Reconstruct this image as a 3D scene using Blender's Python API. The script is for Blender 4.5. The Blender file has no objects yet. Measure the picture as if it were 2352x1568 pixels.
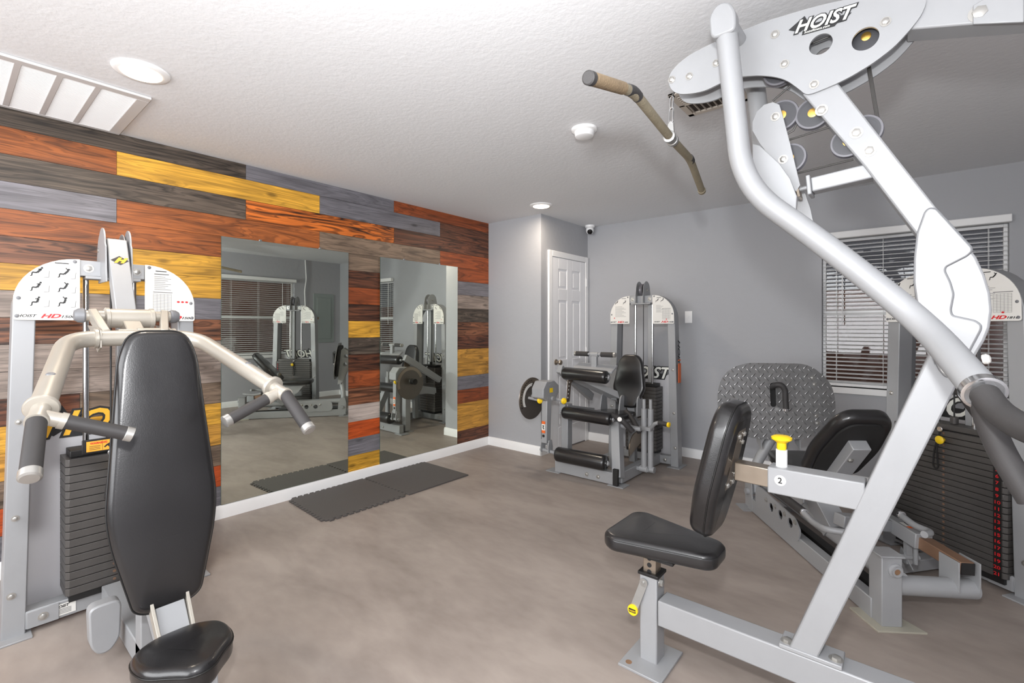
import bpy, bmesh, math, random
from mathutils import Vector, Matrix
from math import sin, cos, pi, radians, atan2, sqrt

# ---------------------------------------------------------------- camera, world, lights, exposure
SC = bpy.context.scene
COL = SC.collection
SC.view_settings.view_transform = 'Standard'
SC.view_settings.look = 'None'
SC.view_settings.gamma = 1
SC.view_settings.use_curve_mapping = False
SC.view_settings.exposure = 0.22

FPX = 1099.0            # focal length in pixels of the 2352 px wide frame
HZ = 750.0              # horizon row
CAM_Z = 1.30
CEIL = 2.44
A40 = radians(40)
cam = bpy.data.cameras.new('camera')
cam.sensor_width = 36; cam.lens = FPX/2352*36
cam.shift_y = (HZ-784)/2352
cam.clip_start = .02
camo = bpy.data.objects.new('camera', cam); COL.objects.link(camo)
camo.location = (0, 0, CAM_Z); camo.rotation_euler = (pi/2, 0, A40)
SC.camera = camo

world = bpy.data.worlds.new('world'); SC.world = world; world.use_nodes = True
bg = world.node_tree.nodes['Background']
bg.inputs[0].default_value = (.42, .42, .46, 1); bg.inputs[1].default_value = .12

def light(name, kind, loc, energy, color=(1, 1, 1), rot=None, **kw):
    l = bpy.data.lights.new(name, kind); l.energy = energy; l.color = color
    for k, v in kw.items(): setattr(l, k, v)
    o = bpy.data.objects.new(name, l); COL.objects.link(o); o.location = loc
    if rot: o.rotation_euler = rot
    return o
FLASH = (0.0, -.02, 1.60)
light('camera_flash', 'POINT', FLASH, 92, (.985, .99, 1), shadow_soft_size=.05)
light('flash_head', 'SPOT', FLASH, 130, (.985, .99, 1), rot=(radians(90+13), 0, radians(60)), shadow_soft_size=.05, spot_size=radians(104), spot_blend=1.0)
light('soft_fill', 'AREA', (-1.4, -2.0, 1.7), 138, (.96, .98, 1), rot=(radians(80), 0, radians(8)), shape='RECTANGLE', size=3.6, size_y=1.9)

# ---------------------------------------------------------------- pixel rays onto real planes
CA, SA = cos(A40), sin(A40)
def ray(px, py):
    k = (px-1176)/FPX
    return Vector((k*CA-SA, k*SA+CA, (HZ-py)/FPX))
ORG = Vector((0, 0, CAM_Z))
def onX(px, py, x): r = ray(px, py); return ORG+r*(x/r.x)
def onY(px, py, y): r = ray(px, py); return ORG+r*(y/r.y)
def onZ(px, py, z): r = ray(px, py); return ORG+r*((z-CAM_Z)/r.z)
def onD(px, py, d): return ORG+ray(px, py)*d

# ---------------------------------------------------------------- materials
MATS = {}
def srgb(c):
    return tuple(((v/255)/12.92 if v/255 <= .04045 else ((v/255+.055)/1.055)**2.4) for v in c)
def mat(name, col, rough=.5, metal=0, noise=0, nscale=8, bump=0, bscale=60, coat=0, emis=0, spec=.5):
    if name in MATS: return MATS[name]
    m = bpy.data.materials.new(name); m.use_nodes = True
    nt = m.node_tree; b = nt.nodes['Principled BSDF']
    c = srgb(col)
    b.inputs['Base Color'].default_value = (*c, 1)
    b.inputs['Roughness'].default_value = rough
    b.inputs['Metallic'].default_value = metal
    b.inputs['Specular IOR Level'].default_value = spec
    if coat: b.inputs['Coat Weight'].default_value = coat; b.inputs['Coat Roughness'].default_value = .15
    if emis:
        b.inputs['Emission Color'].default_value = (*c, 1); b.inputs['Emission Strength'].default_value = emis
    tc = nt.nodes.new('ShaderNodeTexCoord')
    n = nt.nodes.new('ShaderNodeTexNoise'); n.inputs['Scale'].default_value = nscale; n.inputs['Detail'].default_value = 5
    nt.links.new(tc.outputs['Object'], n.inputs['Vector'])
    if noise:
        mx = nt.nodes.new('ShaderNodeMix'); mx.data_type = 'RGBA'
        mx.inputs[6].default_value = (*[v*(1-noise) for v in c], 1)
        mx.inputs[7].default_value = (*[min(1, v*(1+noise)) for v in c], 1)
        nt.links.new(n.outputs['Fac'], mx.inputs[0]); nt.links.new(mx.outputs[2], b.inputs['Base Color'])
    rr = nt.nodes.new('ShaderNodeMapRange'); rr.inputs[3].default_value = max(0, rough-.05); rr.inputs[4].default_value = min(1, rough+.07)
    nt.links.new(n.outputs['Fac'], rr.inputs[0]); nt.links.new(rr.outputs[0], b.inputs['Roughness'])
    if bump:
        n2 = nt.nodes.new('ShaderNodeTexNoise'); n2.inputs['Scale'].default_value = bscale; n2.inputs['Detail'].default_value = 3
        nt.links.new(tc.outputs['Object'], n2.inputs['Vector'])
        bp = nt.nodes.new('ShaderNodeBump'); bp.inputs['Strength'].default_value = bump; bp.inputs['Distance'].default_value = .01
        nt.links.new(n2.outputs['Fac'], bp.inputs['Height']); nt.links.new(bp.outputs['Normal'], b.inputs['Normal'])
    MATS[name] = m; return m

SILVER = mat('silver_powder_coat', (154, 155, 157), .42, .15, .04, 12, .02, 900)
WARM = mat('champagne_powder_coat', (172, 166, 156), .36, .35, .04, 12)
DARKIN = mat('dark_grey_channel', (120, 121, 124), .5, .2, .05)
CHROME = mat('chrome', (215, 215, 215), .12, 1)
NICKEL = mat('worn_nickel', (158, 146, 132), .3, .8, .12, 20)
STEEL = mat('brushed_steel', (178, 178, 176), .3, .85, .08, 25)
BOLT = mat('zinc_bolt', (176, 174, 170), .3, .7)
LEATHER = mat('black_vinyl', (26, 25, 26), .30, 0, .3, 7, .05, 260, coat=.4)
PIPING = mat('black_piping', (20, 20, 20), .4)
GRIP = mat('black_rubber_grip', (52, 50, 50), .6, 0, .1, 30, .05, 500)
RUBBER = mat('black_rubber', (28, 27, 27), .7, 0, .1)
STACK = mat('black_stack_plate', (84, 81, 79), .42, .3, .12, 18, .02, 300)
STACKGAP = mat('stack_black', (24, 23, 23), .5)
YELLOW = mat('yellow_plastic', (247, 207, 28), .35)
WHITEPL = mat('white_placard', (222, 220, 215), .4, 0, .015)
RED = mat('red_print', (205, 32, 38), .5)
INK = mat('black_print', (28, 28, 30), .5)
GREYINK = mat('grey_print', (120, 120, 120), .5)
ORANGE = mat('orange_label', (226, 104, 40), .5)
AMBER = mat('amber_label', (240, 165, 50), .5)
LOGOYEL = mat('logo_yellow', (246, 185, 45), .5)
WHITEINK = mat('white_print', (235, 235, 228), .5)
WHEEL = mat('pulley_grey', (104, 103, 108), .35, .1, .06, 20)
WHEELD = mat('pulley_dark', (60, 60, 64), .45)
BRASS = mat('brass', (205, 165, 85), .3, .9)
CABLE = mat('black_cable', (35, 34, 34), .45)
CABLEG = mat('steel_cable_sleeve', (62, 60, 58), .4, .1)
WHITEP = mat('white_trim_paint', (242, 242, 242), .4, 0, .02)
DOORW = mat('white_door_paint', (243, 243, 245), .38, 0, .02)
BLUEC = mat('blue_cap', (60, 150, 205), .4)
RUST = mat('rusty_steel', (150, 118, 92), .5, .5, .35, 9)
FADED = mat('worn_tape', (128, 119, 100), .7, 0, .22, 25, .2, 120)
TAN = mat('worn_tan_tape', (126, 108, 84), .7, 0, .3, 18, .2, 120)
SHROUD = mat('pale_shroud_panel', (196, 195, 198), .35, .1, .03, 4)

def wall_mat(name, col, bump=.25, scale=14, noise=.03, rough=.55):
    return mat(name, col, rough, 0, noise, 2.2, bump, scale)
WGREY = wall_mat('grey_wall_paint', (167, 168, 172), .18, 18)
WCEIL = wall_mat('ceiling_paint', (228, 229, 231), .16, 42, .02, .7)
WGREYD = wall_mat('grey_wall_paint_side', (172, 172, 177), .18, 18)

def floor_mat():
    m = bpy.data.materials.new('mottled_vinyl_floor'); m.use_nodes = True; nt = m.node_tree; b = nt.nodes['Principled BSDF']
    tc = nt.nodes.new('ShaderNodeTexCoord'); mp = nt.nodes.new('ShaderNodeMapping')
    mp.inputs['Scale'].default_value = (1.0, 2.2, 1); mp.inputs['Rotation'].default_value = (0, 0, radians(38))
    nt.links.new(tc.outputs['Object'], mp.inputs[0])
    n = nt.nodes.new('ShaderNodeTexNoise'); n.inputs['Scale'].default_value = 1.6; n.inputs['Detail'].default_value = 7; n.inputs['Distortion'].default_value = .6
    nt.links.new(mp.outputs[0], n.inputs['Vector'])
    n2 = nt.nodes.new('ShaderNodeTexNoise'); n2.inputs['Scale'].default_value = 9; n2.inputs['Detail'].default_value = 8
    nt.links.new(mp.outputs[0], n2.inputs['Vector'])
    a = nt.nodes.new('ShaderNodeMath'); a.operation = 'MULTIPLY_ADD'; a.inputs[1].default_value = .35
    nt.links.new(n2.outputs['Fac'], a.inputs[0]); nt.links.new(n.outputs['Fac'], a.inputs[2])
    r = nt.nodes.new('ShaderNodeValToRGB'); e = r.color_ramp.elements
    e[0].position = .42; e[0].color = (*srgb((132, 121, 114)), 1); e[1].position = .85; e[1].color = (*srgb((160, 149, 141)), 1)
    nt.links.new(a.outputs[0], r.inputs[0]); nt.links.new(r.outputs[0], b.inputs['Base Color'])
    b.inputs['Roughness'].default_value = .5
    bp = nt.nodes.new('ShaderNodeBump'); bp.inputs['Strength'].default_value = .06
    nt.links.new(n2.outputs['Fac'], bp.inputs['Height']); nt.links.new(bp.outputs[0], b.inputs['Normal'])
    return m

def wood_mat():
    m = bpy.data.materials.new('stained_planks'); m.use_nodes = True; nt = m.node_tree; b = nt.nodes['Principled BSDF']
    L = nt.links.new
    at = nt.nodes.new('ShaderNodeAttribute'); at.attribute_name = 'stain'
    off = nt.nodes.new('ShaderNodeAttribute'); off.attribute_name = 'shift'
    tc = nt.nodes.new('ShaderNodeTexCoord')
    ad = nt.nodes.new('ShaderNodeVectorMath'); ad.operation = 'ADD'
    L(tc.outputs['Object'], ad.inputs[0]); L(off.outputs['Vector'], ad.inputs[1])
    mp = nt.nodes.new('ShaderNodeMapping'); mp.inputs['Scale'].default_value = (1, .9, 11)
    L(ad.outputs[0], mp.inputs[0])
    # broad figure
    nb = nt.nodes.new('ShaderNodeTexNoise'); nb.inputs['Scale'].default_value = 1.25; nb.inputs['Detail'].default_value = 2.5; nb.inputs['Distortion'].default_value = .6
    L(mp.outputs[0], nb.inputs['Vector'])
    mul = nt.nodes.new('ShaderNodeMath'); mul.operation = 'MULTIPLY'; mul.inputs[1].default_value = 34
    L(nb.outputs['Fac'], mul.inputs[0])
    sn = nt.nodes.new('ShaderNodeMath'); sn.operation = 'SINE'; L(mul.outputs[0], sn.inputs[0])
    mr = nt.nodes.new('ShaderNodeMapRange'); mr.inputs[1].default_value = -1; mr.inputs[2].default_value = 1
    L(sn.outputs[0], mr.inputs[0])
    pw = nt.nodes.new('ShaderNodeMath'); pw.operation = 'POWER'; pw.inputs[1].default_value = 1.6; L(mr.outputs[0], pw.inputs[0])
    # fine fibres
    mp2 = nt.nodes.new('ShaderNodeMapping'); mp2.inputs['Scale'].default_value = (1, 3, 170)
    L(ad.outputs[0], mp2.inputs[0])
    nf = nt.nodes.new('ShaderNodeTexNoise'); nf.inputs['Scale'].default_value = 1; nf.inputs['Detail'].default_value = 4
    L(mp2.outputs[0], nf.inputs['Vector'])
    # cloudy stain
    nc = nt.nodes.new('ShaderNodeTexNoise'); nc.inputs['Scale'].default_value = 3.2; nc.inputs['Detail'].default_value = 3
    mp3 = nt.nodes.new('ShaderNodeMapping'); mp3.inputs['Scale'].default_value = (1, 1, 3)
    L(ad.outputs[0], mp3.inputs[0]); L(mp3.outputs[0], nc.inputs['Vector'])
    # knots
    mpk = nt.nodes.new('ShaderNodeMapping'); mpk.inputs['Scale'].default_value = (1, 2.6, 6.5)
    L(ad.outputs[0], mpk.inputs[0])
    vk = nt.nodes.new('ShaderNodeTexVoronoi'); vk.inputs['Scale'].default_value = 1.0; L(mpk.outputs[0], vk.inputs['Vector'])
    kr = nt.nodes.new('ShaderNodeMapRange'); kr.inputs[1].default_value = .05; kr.inputs[2].default_value = .13; kr.inputs[3].default_value = .45; kr.inputs[4].default_value = 1
    L(vk.outputs['Distance'], kr.inputs[0])
    def mulc(a, fac_out, lo, hi):
        r = nt.nodes.new('ShaderNodeMapRange'); r.inputs[3].default_value = lo; r.inputs[4].default_value = hi; L(fac_out, r.inputs[0])
        v = nt.nodes.new('ShaderNodeVectorMath'); v.operation = 'SCALE'; L(a, v.inputs[0]); L(r.outputs[0], v.inputs['Scale']); return v.outputs[0]
    dk = nt.nodes.new('ShaderNodeAttribute'); dk.attribute_name = 'figure'
    c1 = at.outputs['Color']
    # figure strength per board
    inv = nt.nodes.new('ShaderNodeMath'); inv.operation = 'MULTIPLY'; L(pw.outputs[0], inv.inputs[0]); L(dk.outputs['Fac'], inv.inputs[1])
    c2 = mulc(c1, inv.outputs[0], 1.22, .16)
    m2 = nt.nodes.new('ShaderNodeMath'); m2.operation = 'MULTIPLY'; m2.inputs[1].default_value = 95; L(nb.outputs['Fac'], m2.inputs[0])
    s2 = nt.nodes.new('ShaderNodeMath'); s2.operation = 'SINE'; L(m2.outputs[0], s2.inputs[0])
    r2 = nt.nodes.new('ShaderNodeMapRange'); r2.inputs[1].default_value = .35; r2.inputs[2].default_value = 1; L(s2.outputs[0], r2.inputs[0])
    f2 = nt.nodes.new('ShaderNodeMath'); f2.operation = 'MULTIPLY'; L(r2.outputs[0], f2.inputs[0]); L(dk.outputs['Fac'], f2.inputs[1])
    c2 = mulc(c2, f2.outputs[0], 1.05, .3)
    c3 = mulc(c2, nf.outputs['Fac'], .45, 1.6)
    c4 = mulc(c3, nc.outputs['Fac'], .55, 1.5)
    v = nt.nodes.new('ShaderNodeVectorMath'); v.operation = 'SCALE'; L(c4, v.inputs[0]); L(kr.outputs[0], v.inputs['Scale'])
    L(v.outputs[0], b.inputs['Base Color'])
    b.inputs['Roughness'].default_value = .48
    bp = nt.nodes.new('ShaderNodeBump'); bp.inputs['Strength'].default_value = .15; bp.inputs['Distance'].default_value = .004
    L(nf.outputs['Fac'], bp.inputs['Height']); L(bp.outputs[0], b.inputs['Normal'])
    return m

def diamond_mat():
    m = mat('diamond_plate', (172, 172, 172), .3, .8, .06, 14)
    nt = m.node_tree; b = nt.nodes['Principled BSDF']; L = nt.links.new
    tc = nt.nodes.new('ShaderNodeTexCoord')
    mp = nt.nodes.new('ShaderNodeMapping'); mp.inputs['Scale'].default_value = (24, 24, 24); mp.inputs['Rotation'].default_value = (0, 0, radians(45))
    L(tc.outputs['UV'], mp.inputs[0])
    sep = nt.nodes.new('ShaderNodeSeparateXYZ'); L(mp.outputs[0], sep.inputs[0])
    def M(op, a, bb=None, c=None):
        n = nt.nodes.new('ShaderNodeMath'); n.operation = op
        for i, s in enumerate((a, bb, c)):
            if s is None: continue
            if isinstance(s, (int, float)): n.inputs[i].default_value = s
            else: L(s, n.inputs[i])
        return n.outputs[0]
    x, y = sep.outputs[0], sep.outputs[1]
    par = M('MODULO', M('ADD', M('FLOOR', x), M('FLOOR', y)), 2)
    par = M('ABSOLUTE', par)
    fx = M('SUBTRACT', M('FRACT', x), .5); fy = M('SUBTRACT', M('FRACT', y), .5)
    def lens(u, v):   # long along u
        return M('SUBTRACT', 1, M('ADD', M('POWER', M('MULTIPLY', u, 2.1), 2), M('POWER', M('MULTIPLY', v, 7.0), 2)))
    a = lens(fx, fy); c = lens(fy, fx)
    h = M('ADD', M('MULTIPLY', a, par), M('MULTIPLY', c, M('SUBTRACT', 1, par)))
    h = M('MAXIMUM', h, 0)
    bp = nt.nodes.new('ShaderNodeBump'); bp.inputs['Strength'].default_value = .9; bp.inputs['Distance'].default_value = .004
    L(h, bp.inputs['Height']); L(bp.outputs[0], b.inputs['Normal'])
    return m

def mirror_mat():
    m = bpy.data.materials.new('silvered_mirror'); m.use_nodes = True; b = m.node_tree.nodes['Principled BSDF']
    b.inputs['Base Color'].default_value = (.88, .93, .85, 1); b.inputs['Metallic'].default_value = 1; b.inputs['Roughness'].default_value = .003
    return m
def glass_mat():
    m = bpy.data.materials.new('window_glass'); m.use_nodes = True; nt = m.node_tree
    b = nt.nodes['Principled BSDF']; b.inputs['Base Color'].default_value = (.95, .97, 1, 1)
    b.inputs['Roughness'].default_value = .02; b.inputs['Transmission Weight'].default_value = 1; b.inputs['IOR'].default_value = 1.45
    return m

# ---------------------------------------------------------------- mesh building
def rounded(pts, r, n=5, closed=True):
    """round the corners of a polyline (2D or 3D); r may be a list"""
    P = [Vector(p) for p in pts]; out = []; N = len(P)
    for i, p in enumerate(P):
        if not closed and i in (0, N-1): out.append(p); continue
        a = P[i-1]; b = P[(i+1) % N]; ri = r[i] if isinstance(r, (list, tuple)) else r
        da = a-p; db = b-p; la = da.length; lb = db.length
        if la < 1e-6 or lb < 1e-6 or ri <= 0: out.append(p); continue
        t = min(ri, la*.49, lb*.49)
        s = p+da*(t/la); e = p+db*(t/lb)
        for j in range(n+1):
            f = j/n; out.append(s*((1-f)**2)+p*(2*f*(1-f))+e*(f*f))
    return out

class MB:
    def __init__(self): self.bm = bmesh.new()
    def quadbox(self, c8):
        vs = [self.bm.verts.new(v) for v in c8]
        for f in ((0, 3, 2, 1), (4, 5, 6, 7), (0, 1, 5, 4), (1, 2, 6, 5), (2, 3, 7, 6), (3, 0, 4, 7)):
            self.bm.faces.new([vs[i] for i in f])
        return self
    def box(self, lo, hi):
        x0, y0, z0 = lo; x1, y1, z1 = hi
        return self.quadbox([Vector(v) for v in ((x0, y0, z0), (x1, y0, z0), (x1, y1, z0), (x0, y1, z0), (x0, y0, z1), (x1, y0, z1), (x1, y1, z1), (x0, y1, z1))])
    def cbox(self, c, s, R=None):
        c = Vector(c); h = Vector(s)/2; R = R or Matrix.Identity(3)
        return self.quadbox([c+R@Vector((a*h.x, b*h.y, d*h.z)) for a, b, d in ((-1, -1, -1), (1, -1, -1), (1, 1, -1), (-1, 1, -1), (-1, -1, 1), (1, -1, 1), (1, 1, 1), (-1, 1, 1))])
    def beam(self, p, q, w, h, side=None, w2=None, h2=None):
        """box from p to q; side = direction of its width w"""
        p = Vector(p); q = Vector(q); d = (q-p).normalized()
        s = Vector(side) if side is not None else d.cross(Vector((0, 0, 1)))
        if s.length < 1e-4: s = Vector((1, 0, 0))
        s = (s-d*s.dot(d)).normalized(); u = s.cross(d).normalized()
        w2 = w2 or w; h2 = h2 or h; r = []
        for c, a, b in ((p, w, h), (q, w2, h2)):
            r += [c-s*a/2-u*b/2, c+s*a/2-u*b/2, c+s*a/2+u*b/2, c-s*a/2+u*b/2]
        return self.quadbox(r)
    def tube(self, pts, r, bend=.05, seg=20, n=7, caps=True, r2=None):
        P = rounded(pts, bend, n, False) if len(pts) > 2 else [Vector(p) for p in pts]
        rings = []; d = (P[1]-P[0]).normalized()
        u = d.orthogonal().normalized()
        for i, p in enumerate(P):
            if i == 0: t = (P[1]-P[0]).normalized(); nt_ = t
            elif i == len(P)-1: t = (P[-1]-P[-2]).normalized(); nt_ = t
            else:
                t = ((P[i]-P[i-1]).normalized()+(P[i+1]-P[i]).normalized()).normalized()
            u = (u-t*u.dot(t)).normalized(); v = t.cross(u)
            rr = r if r2 is None else r+(r2-r)*i/(len(P)-1)
            rings.append([self.bm.verts.new(p+(u*cos(2*pi*j/seg)+v*sin(2*pi*j/seg))*rr) for j in range(seg)])
        for a, b in zip(rings, rings[1:]):
            for j in range(seg): self.bm.faces.new((a[j], a[(j+1) % seg], b[(j+1) % seg], b[j]))
        if caps: self.bm.faces.new(rings[0][::-1]); self.bm.faces.new(rings[-1])
        return self
    def cyl(self, p, q, r, seg=24, r2=None): return self.tube([p, q], r, seg=seg, r2=r2)
    def lathe(self, prof, o, ax, seg=28):
        """prof: (radius, distance along ax)"""
        o = Vector(o); ax = Vector(ax).normalized(); u = ax.orthogonal().normalized(); v = ax.cross(u); rings = []
        for r, h in prof:
            c = o+ax*h
            rings.append([self.bm.verts.new(c+(u*cos(2*pi*j/seg)+v*sin(2*pi*j/seg))*max(r, 1e-4)) for j in range(seg)])
        for a, b in zip(rings, rings[1:]):
            for j in range(seg): self.bm.faces.new((a[j], a[(j+1) % seg], b[(j+1) % seg], b[j]))
        self.bm.faces.new(rings[0][::-1]); self.bm.faces.new(rings[-1])
        return self
    def plate3(self, pts, n, t, holes=()):
        """planar polygon of 3D points extruded by n*t, with holes"""
        n = Vector(n).normalized()*t
        loops = [[Vector(p) for p in pts]]+[[Vector(p) for p in h] for h in holes]
        if not holes:
            a = [self.bm.verts.new(p) for p in loops[0]]; b = [self.bm.verts.new(p+n) for p in loops[0]]
            self.bm.faces.new(a[::-1]); self.bm.faces.new(b)
            for i in range(len(a)): self.bm.faces.new((a[i], a[(i+1) % len(a)], b[(i+1) % len(a)], b[i]))
            return self
        tmp = bmesh.new(); ed = []
        for lp in loops:
            vs = [tmp.verts.new(p) for p in lp]
            for i in range(len(vs)): ed.append(tmp.edges.new((vs[i], vs[(i+1) % len(vs)])))
        bmesh.ops.triangle_fill(tmp, use_beauty=True, use_dissolve=False, edges=ed, normal=n)
        tmp.verts.index_update(); co = [v.co.copy() for v in tmp.verts]; fc = [[v.index for v in f.verts] for f in tmp.faces]; tmp.free()
        a = [self.bm.verts.new(p) for p in co]; b = [self.bm.verts.new(p+n) for p in co]
        for f in fc:
            self.bm.faces.new([a[i] for i in f[::-1]]); self.bm.faces.new([b[i] for i in f])
        k = 0
        for lp in loops:
            m = len(lp)
            for i in range(m): self.bm.faces.new((a[k+i], a[k+(i+1) % m], b[k+(i+1) % m], b[k+i]))
            k += m
        return self
    def prism(self, pts, o, u, v, t, holes=()):
        o = Vector(o); u = Vector(u).normalized(); v = Vector(v).normalized(); n = u.cross(v)
        f = lambda p: o+u*p[0]+v*p[1]
        return self.plate3([f(p) for p in pts], n, t, [[f(p) for p in h] for h in holes])
    def pad(self, pts, o, u, v, t, edge=.02, crown=.006):
        """upholstered cushion: outline in (u,v), thickness t along u x v, rounded edges"""
        o = Vector(o); u = Vector(u).normalized(); v = Vector(v).normalized(); n = u.cross(v)
        P = [Vector((p[0], p[1])) for p in pts]; N = len(P)
        ar = sum(P[i].x*P[(i+1) % N].y-P[(i+1) % N].x*P[i].y for i in range(N))
        sg = 1 if ar > 0 else -1; nrm = []
        for i in range(N):
            d = (P[(i+1) % N]-P[i-1]); nrm.append(Vector((-d.y, d.x)).normalized()*sg)
        cen = sum(P, Vector((0, 0)))/N; rings = []
        st = [(edge*(1-sin(a)), edge*(1-cos(a))) for a in [pi/2*i/5 for i in range(6)]]
        lay = [(i_, z_) for i_, z_ in st]; lay += [(i_, t-z_) for i_, z_ in reversed(st)]
        def ring(ins, z, sc=1):
            r = []
            for i in range(N):
                p = P[i]+nrm[i]*ins
                if sc != 1: p = cen+(p-cen)*sc
                r.append(self.bm.verts.new(o+u*p.x+v*p.y+n*z))
            return r
        rings = [ring(i_, z_) for i_, z_ in lay]
        rings.append(ring(edge, t+crown*.5, .8)); rings.append(ring(edge, t+crown, .45))
        for a, b in zip(rings, rings[1:]):
            for j in range(N): self.bm.faces.new((a[j], a[(j+1) % N], b[(j+1) % N], b[j]))
        self.bm.faces.new(rings[0][::-1]); self.bm.faces.new(rings[-1])
        return self
    def bolt(self, p, n, r=.011, h=.006):
        p = Vector(p); n = Vector(n).normalized()
        self.lathe([(r*1.45, 0), (r*1.45, .0016), (r*.2, .0017)], p, n, 18)
        self.lathe([(r, .0016), (r, h), (r*.75, h+.0015), (0, h+.0018)], p, n, 6)
        return self
    def build(self, name, m, parent=None, F=None, bevel=0, smooth=35, kind=None):
        bm = self.bm
        if F is not None: bm.transform(F)
        if parent is not None: bm.transform(parent.matrix_world.inverted())
        bmesh.ops.recalc_face_normals(bm, faces=bm.faces)
        me = bpy.data.meshes.new(name); bm.to_mesh(me); bm.free()
        me.polygons.foreach_set('use_smooth', [True]*len(me.polygons)); me.set_sharp_from_angle(angle=radians(smooth))
        me.materials.append(m)
        o = bpy.data.objects.new(name, me); COL.objects.link(o)
        if parent is not None: o.parent = parent
        if bevel:
            b = o.modifiers.new('bevel', 'BEVEL'); b.width = bevel; b.segments = 2; b.limit_method = 'ANGLE'; b.angle_limit = radians(40)
        if kind: o['kind'] = kind
        return o

def bolts(items, parent, F=None, m=None, name='bolt'):
    """one part per bolt; item = (point, normal, radius, height)"""
    for it in items:
        b = MB(); b.bolt(*it); b.build(name, m or BOLT, parent, F)
def root(name, label, cat, loc, rz=0, group=None):
    o = bpy.data.objects.new(name, None); COL.objects.link(o); o.location = loc; o.rotation_euler = (0, 0, rz)
    o.matrix_world = Matrix.Translation(loc) @ Matrix.Rotation(rz, 4, 'Z')
    o.empty_display_size = .1; o['label'] = label; o['category'] = cat
    if group: o['group'] = group
    return o
def tag(o, label, cat, group=None):
    o['label'] = label; o['category'] = cat
    if group: o['group'] = group
    return o
def sub(parent, o):     # world identity child placed under a part that carries the same root frame
    o.parent = parent; return o

def text(s, o, u, v, size, m, parent, F=None, shear=0, bold=0, name='lettering', ext=.0006, align='LEFT', sx=1):
    """flat letters standing on a surface: baseline start o, reading along u, upright along v"""
    cu = bpy.data.curves.new(name, 'FONT'); cu.body = s; cu.size = size; cu.shear = shear; cu.offset = bold; cu.extrude = ext
    cu.align_x = align; cu.resolution_u = 3
    t = bpy.data.objects.new(name, cu); COL.objects.link(t)
    dg = bpy.context.evaluated_depsgraph_get(); me = bpy.data.meshes.new_from_object(t.evaluated_get(dg))
    bpy.data.objects.remove(t)
    u = Vector(u).normalized(); v = Vector(v).normalized(); n = u.cross(v)
    M = Matrix(((u.x*sx, v.x, n.x, o[0]), (u.y*sx, v.y, n.y, o[1]), (u.z*sx, v.z, n.z, o[2]), (0, 0, 0, 1)))
    if F is not None: M = F @ M
    if parent is not None: M = parent.matrix_world.inverted() @ M
    me.transform(M); me.materials.clear(); me.materials.append(m); me.name = name
    ob = bpy.data.objects.new(name, me); COL.objects.link(ob)
    if parent is not None: ob.parent = parent
    return ob

def merge(objs, name):
    """join several meshes under one parent into the first (no ops)"""
    bm = bmesh.new(); mats = []
    for o in objs:
        m = o.data.materials[0]
        if m not in mats: mats.append(m)
        k = len(bm.faces); bm.from_mesh(o.data); bm.faces.ensure_lookup_table()
        for f in bm.faces[k:]: f.material_index = mats.index(m)
    f0 = objs[0]; me = bpy.data.meshes.new(name); bm.to_mesh(me); bm.free()
    for m in mats: me.materials.append(m)
    f0.data = me; f0.name = name
    for o in objs[1:]: bpy.data.objects.remove(o)
    return f0

def hoist_logo(o, u, v, w, parent, F, fill, edge, site=False):
    """bold italic word mark with a diamond behind its first letter; w = word width"""
    o = Vector(o); u = Vector(u).normalized(); v = Vector(v).normalized(); n = u.cross(v)
    s = w/2.62
    q = MB(); h = s*.72
    c = o+u*(.30*s)+v*(h*.45)
    q.plate3([c-u*s*.62, c-v*s*.33+u*s*.02, c+u*s*.5, c+v*s*.58+u*s*.2], n, .0012)
    q.plate3([o+u*s*.5-v*s*.09, o+u*w*.97-v*s*.09, o+u*w*1.1+v*s*.3, o+u*s*.6+v*s*.3], n, .0010)
    if site: q.plate3([o+u*s*.42-v*s*.22, o+u*w*.80-v*s*.22, o+u*w*.92+v*s*.12, o+u*s*.52+v*s*.12], n, .0011)
    d = q.build('logo', edge, parent, F)
    b = text('HOIST', o+n*.0012, u, v, s, edge, parent, F, .35, s*.085, 'logo')
    a = text('HOIST', o+n*.0026, u, v, s, fill, parent, F, .35, s*.022, 'logo')
    L = [d, b, a]
    if site:
        L.append(text('hoistfitness.com', o+n*.0028+u*s*.55-v*s*.185, u, v, s*.2, fill, parent, F, .3, 0, 'logo'))
    return merge(L, 'logo')

# ================================================================ ROOM
XL, XR, YB, YF = -3.60, 1.05, 4.79, -2.3
YP, XD = 3.887, -2.88            # pillar face, door wall
T = .12
floor = MB().box((XL-T, YF-T, -.1), (XR+T, YB+T, 0)).build('floor', floor_mat(), kind='structure')
ceil = MB().box((XL-T, YF-T, CEIL), (XR+T, YB+T, CEIL+.1)).build('ceiling', WCEIL, kind='structure')
# grey wall with a window opening
WX0, WX1, WZ0, WZ1 = -.595, .512, .80, 2.03
w = MB(); w.box((XD, YB, 0), (WX0, YB+T, CEIL)); w.box((WX1, YB, 0), (XR+T, YB+T, CEIL)); w.box((WX0, YB, 0), (WX1, YB+T, WZ0)); w.box((WX0, YB, WZ1), (WX1, YB+T, CEIL))
w.build('wall_back', WGREY, kind='structure')
# right wall with its window
RY0, RY1 = 2.35, 3.93
w = MB(); w.box((XR, YF, 0), (XR+T, RY0, CEIL)); w.box((XR, RY1, 0), (XR+T, YB, CEIL)); w.box((XR, RY0, 0), (XR+T, RY1, WZ0)); w.box((XR, RY0, WZ1), (XR+T, RY1, CEIL))
w.build('wall_right', WGREYD, kind='structure')
MB().box((XL-T, YF-T, 0), (XR+T, YF, CEIL)).build('wall_front', WGREY, kind='structure')
# pillar beside the door
MB().box((XL, YP, 0), (XD, YB+T, CEIL)).build('wall_pillar', WGREY, kind='structure')
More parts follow.
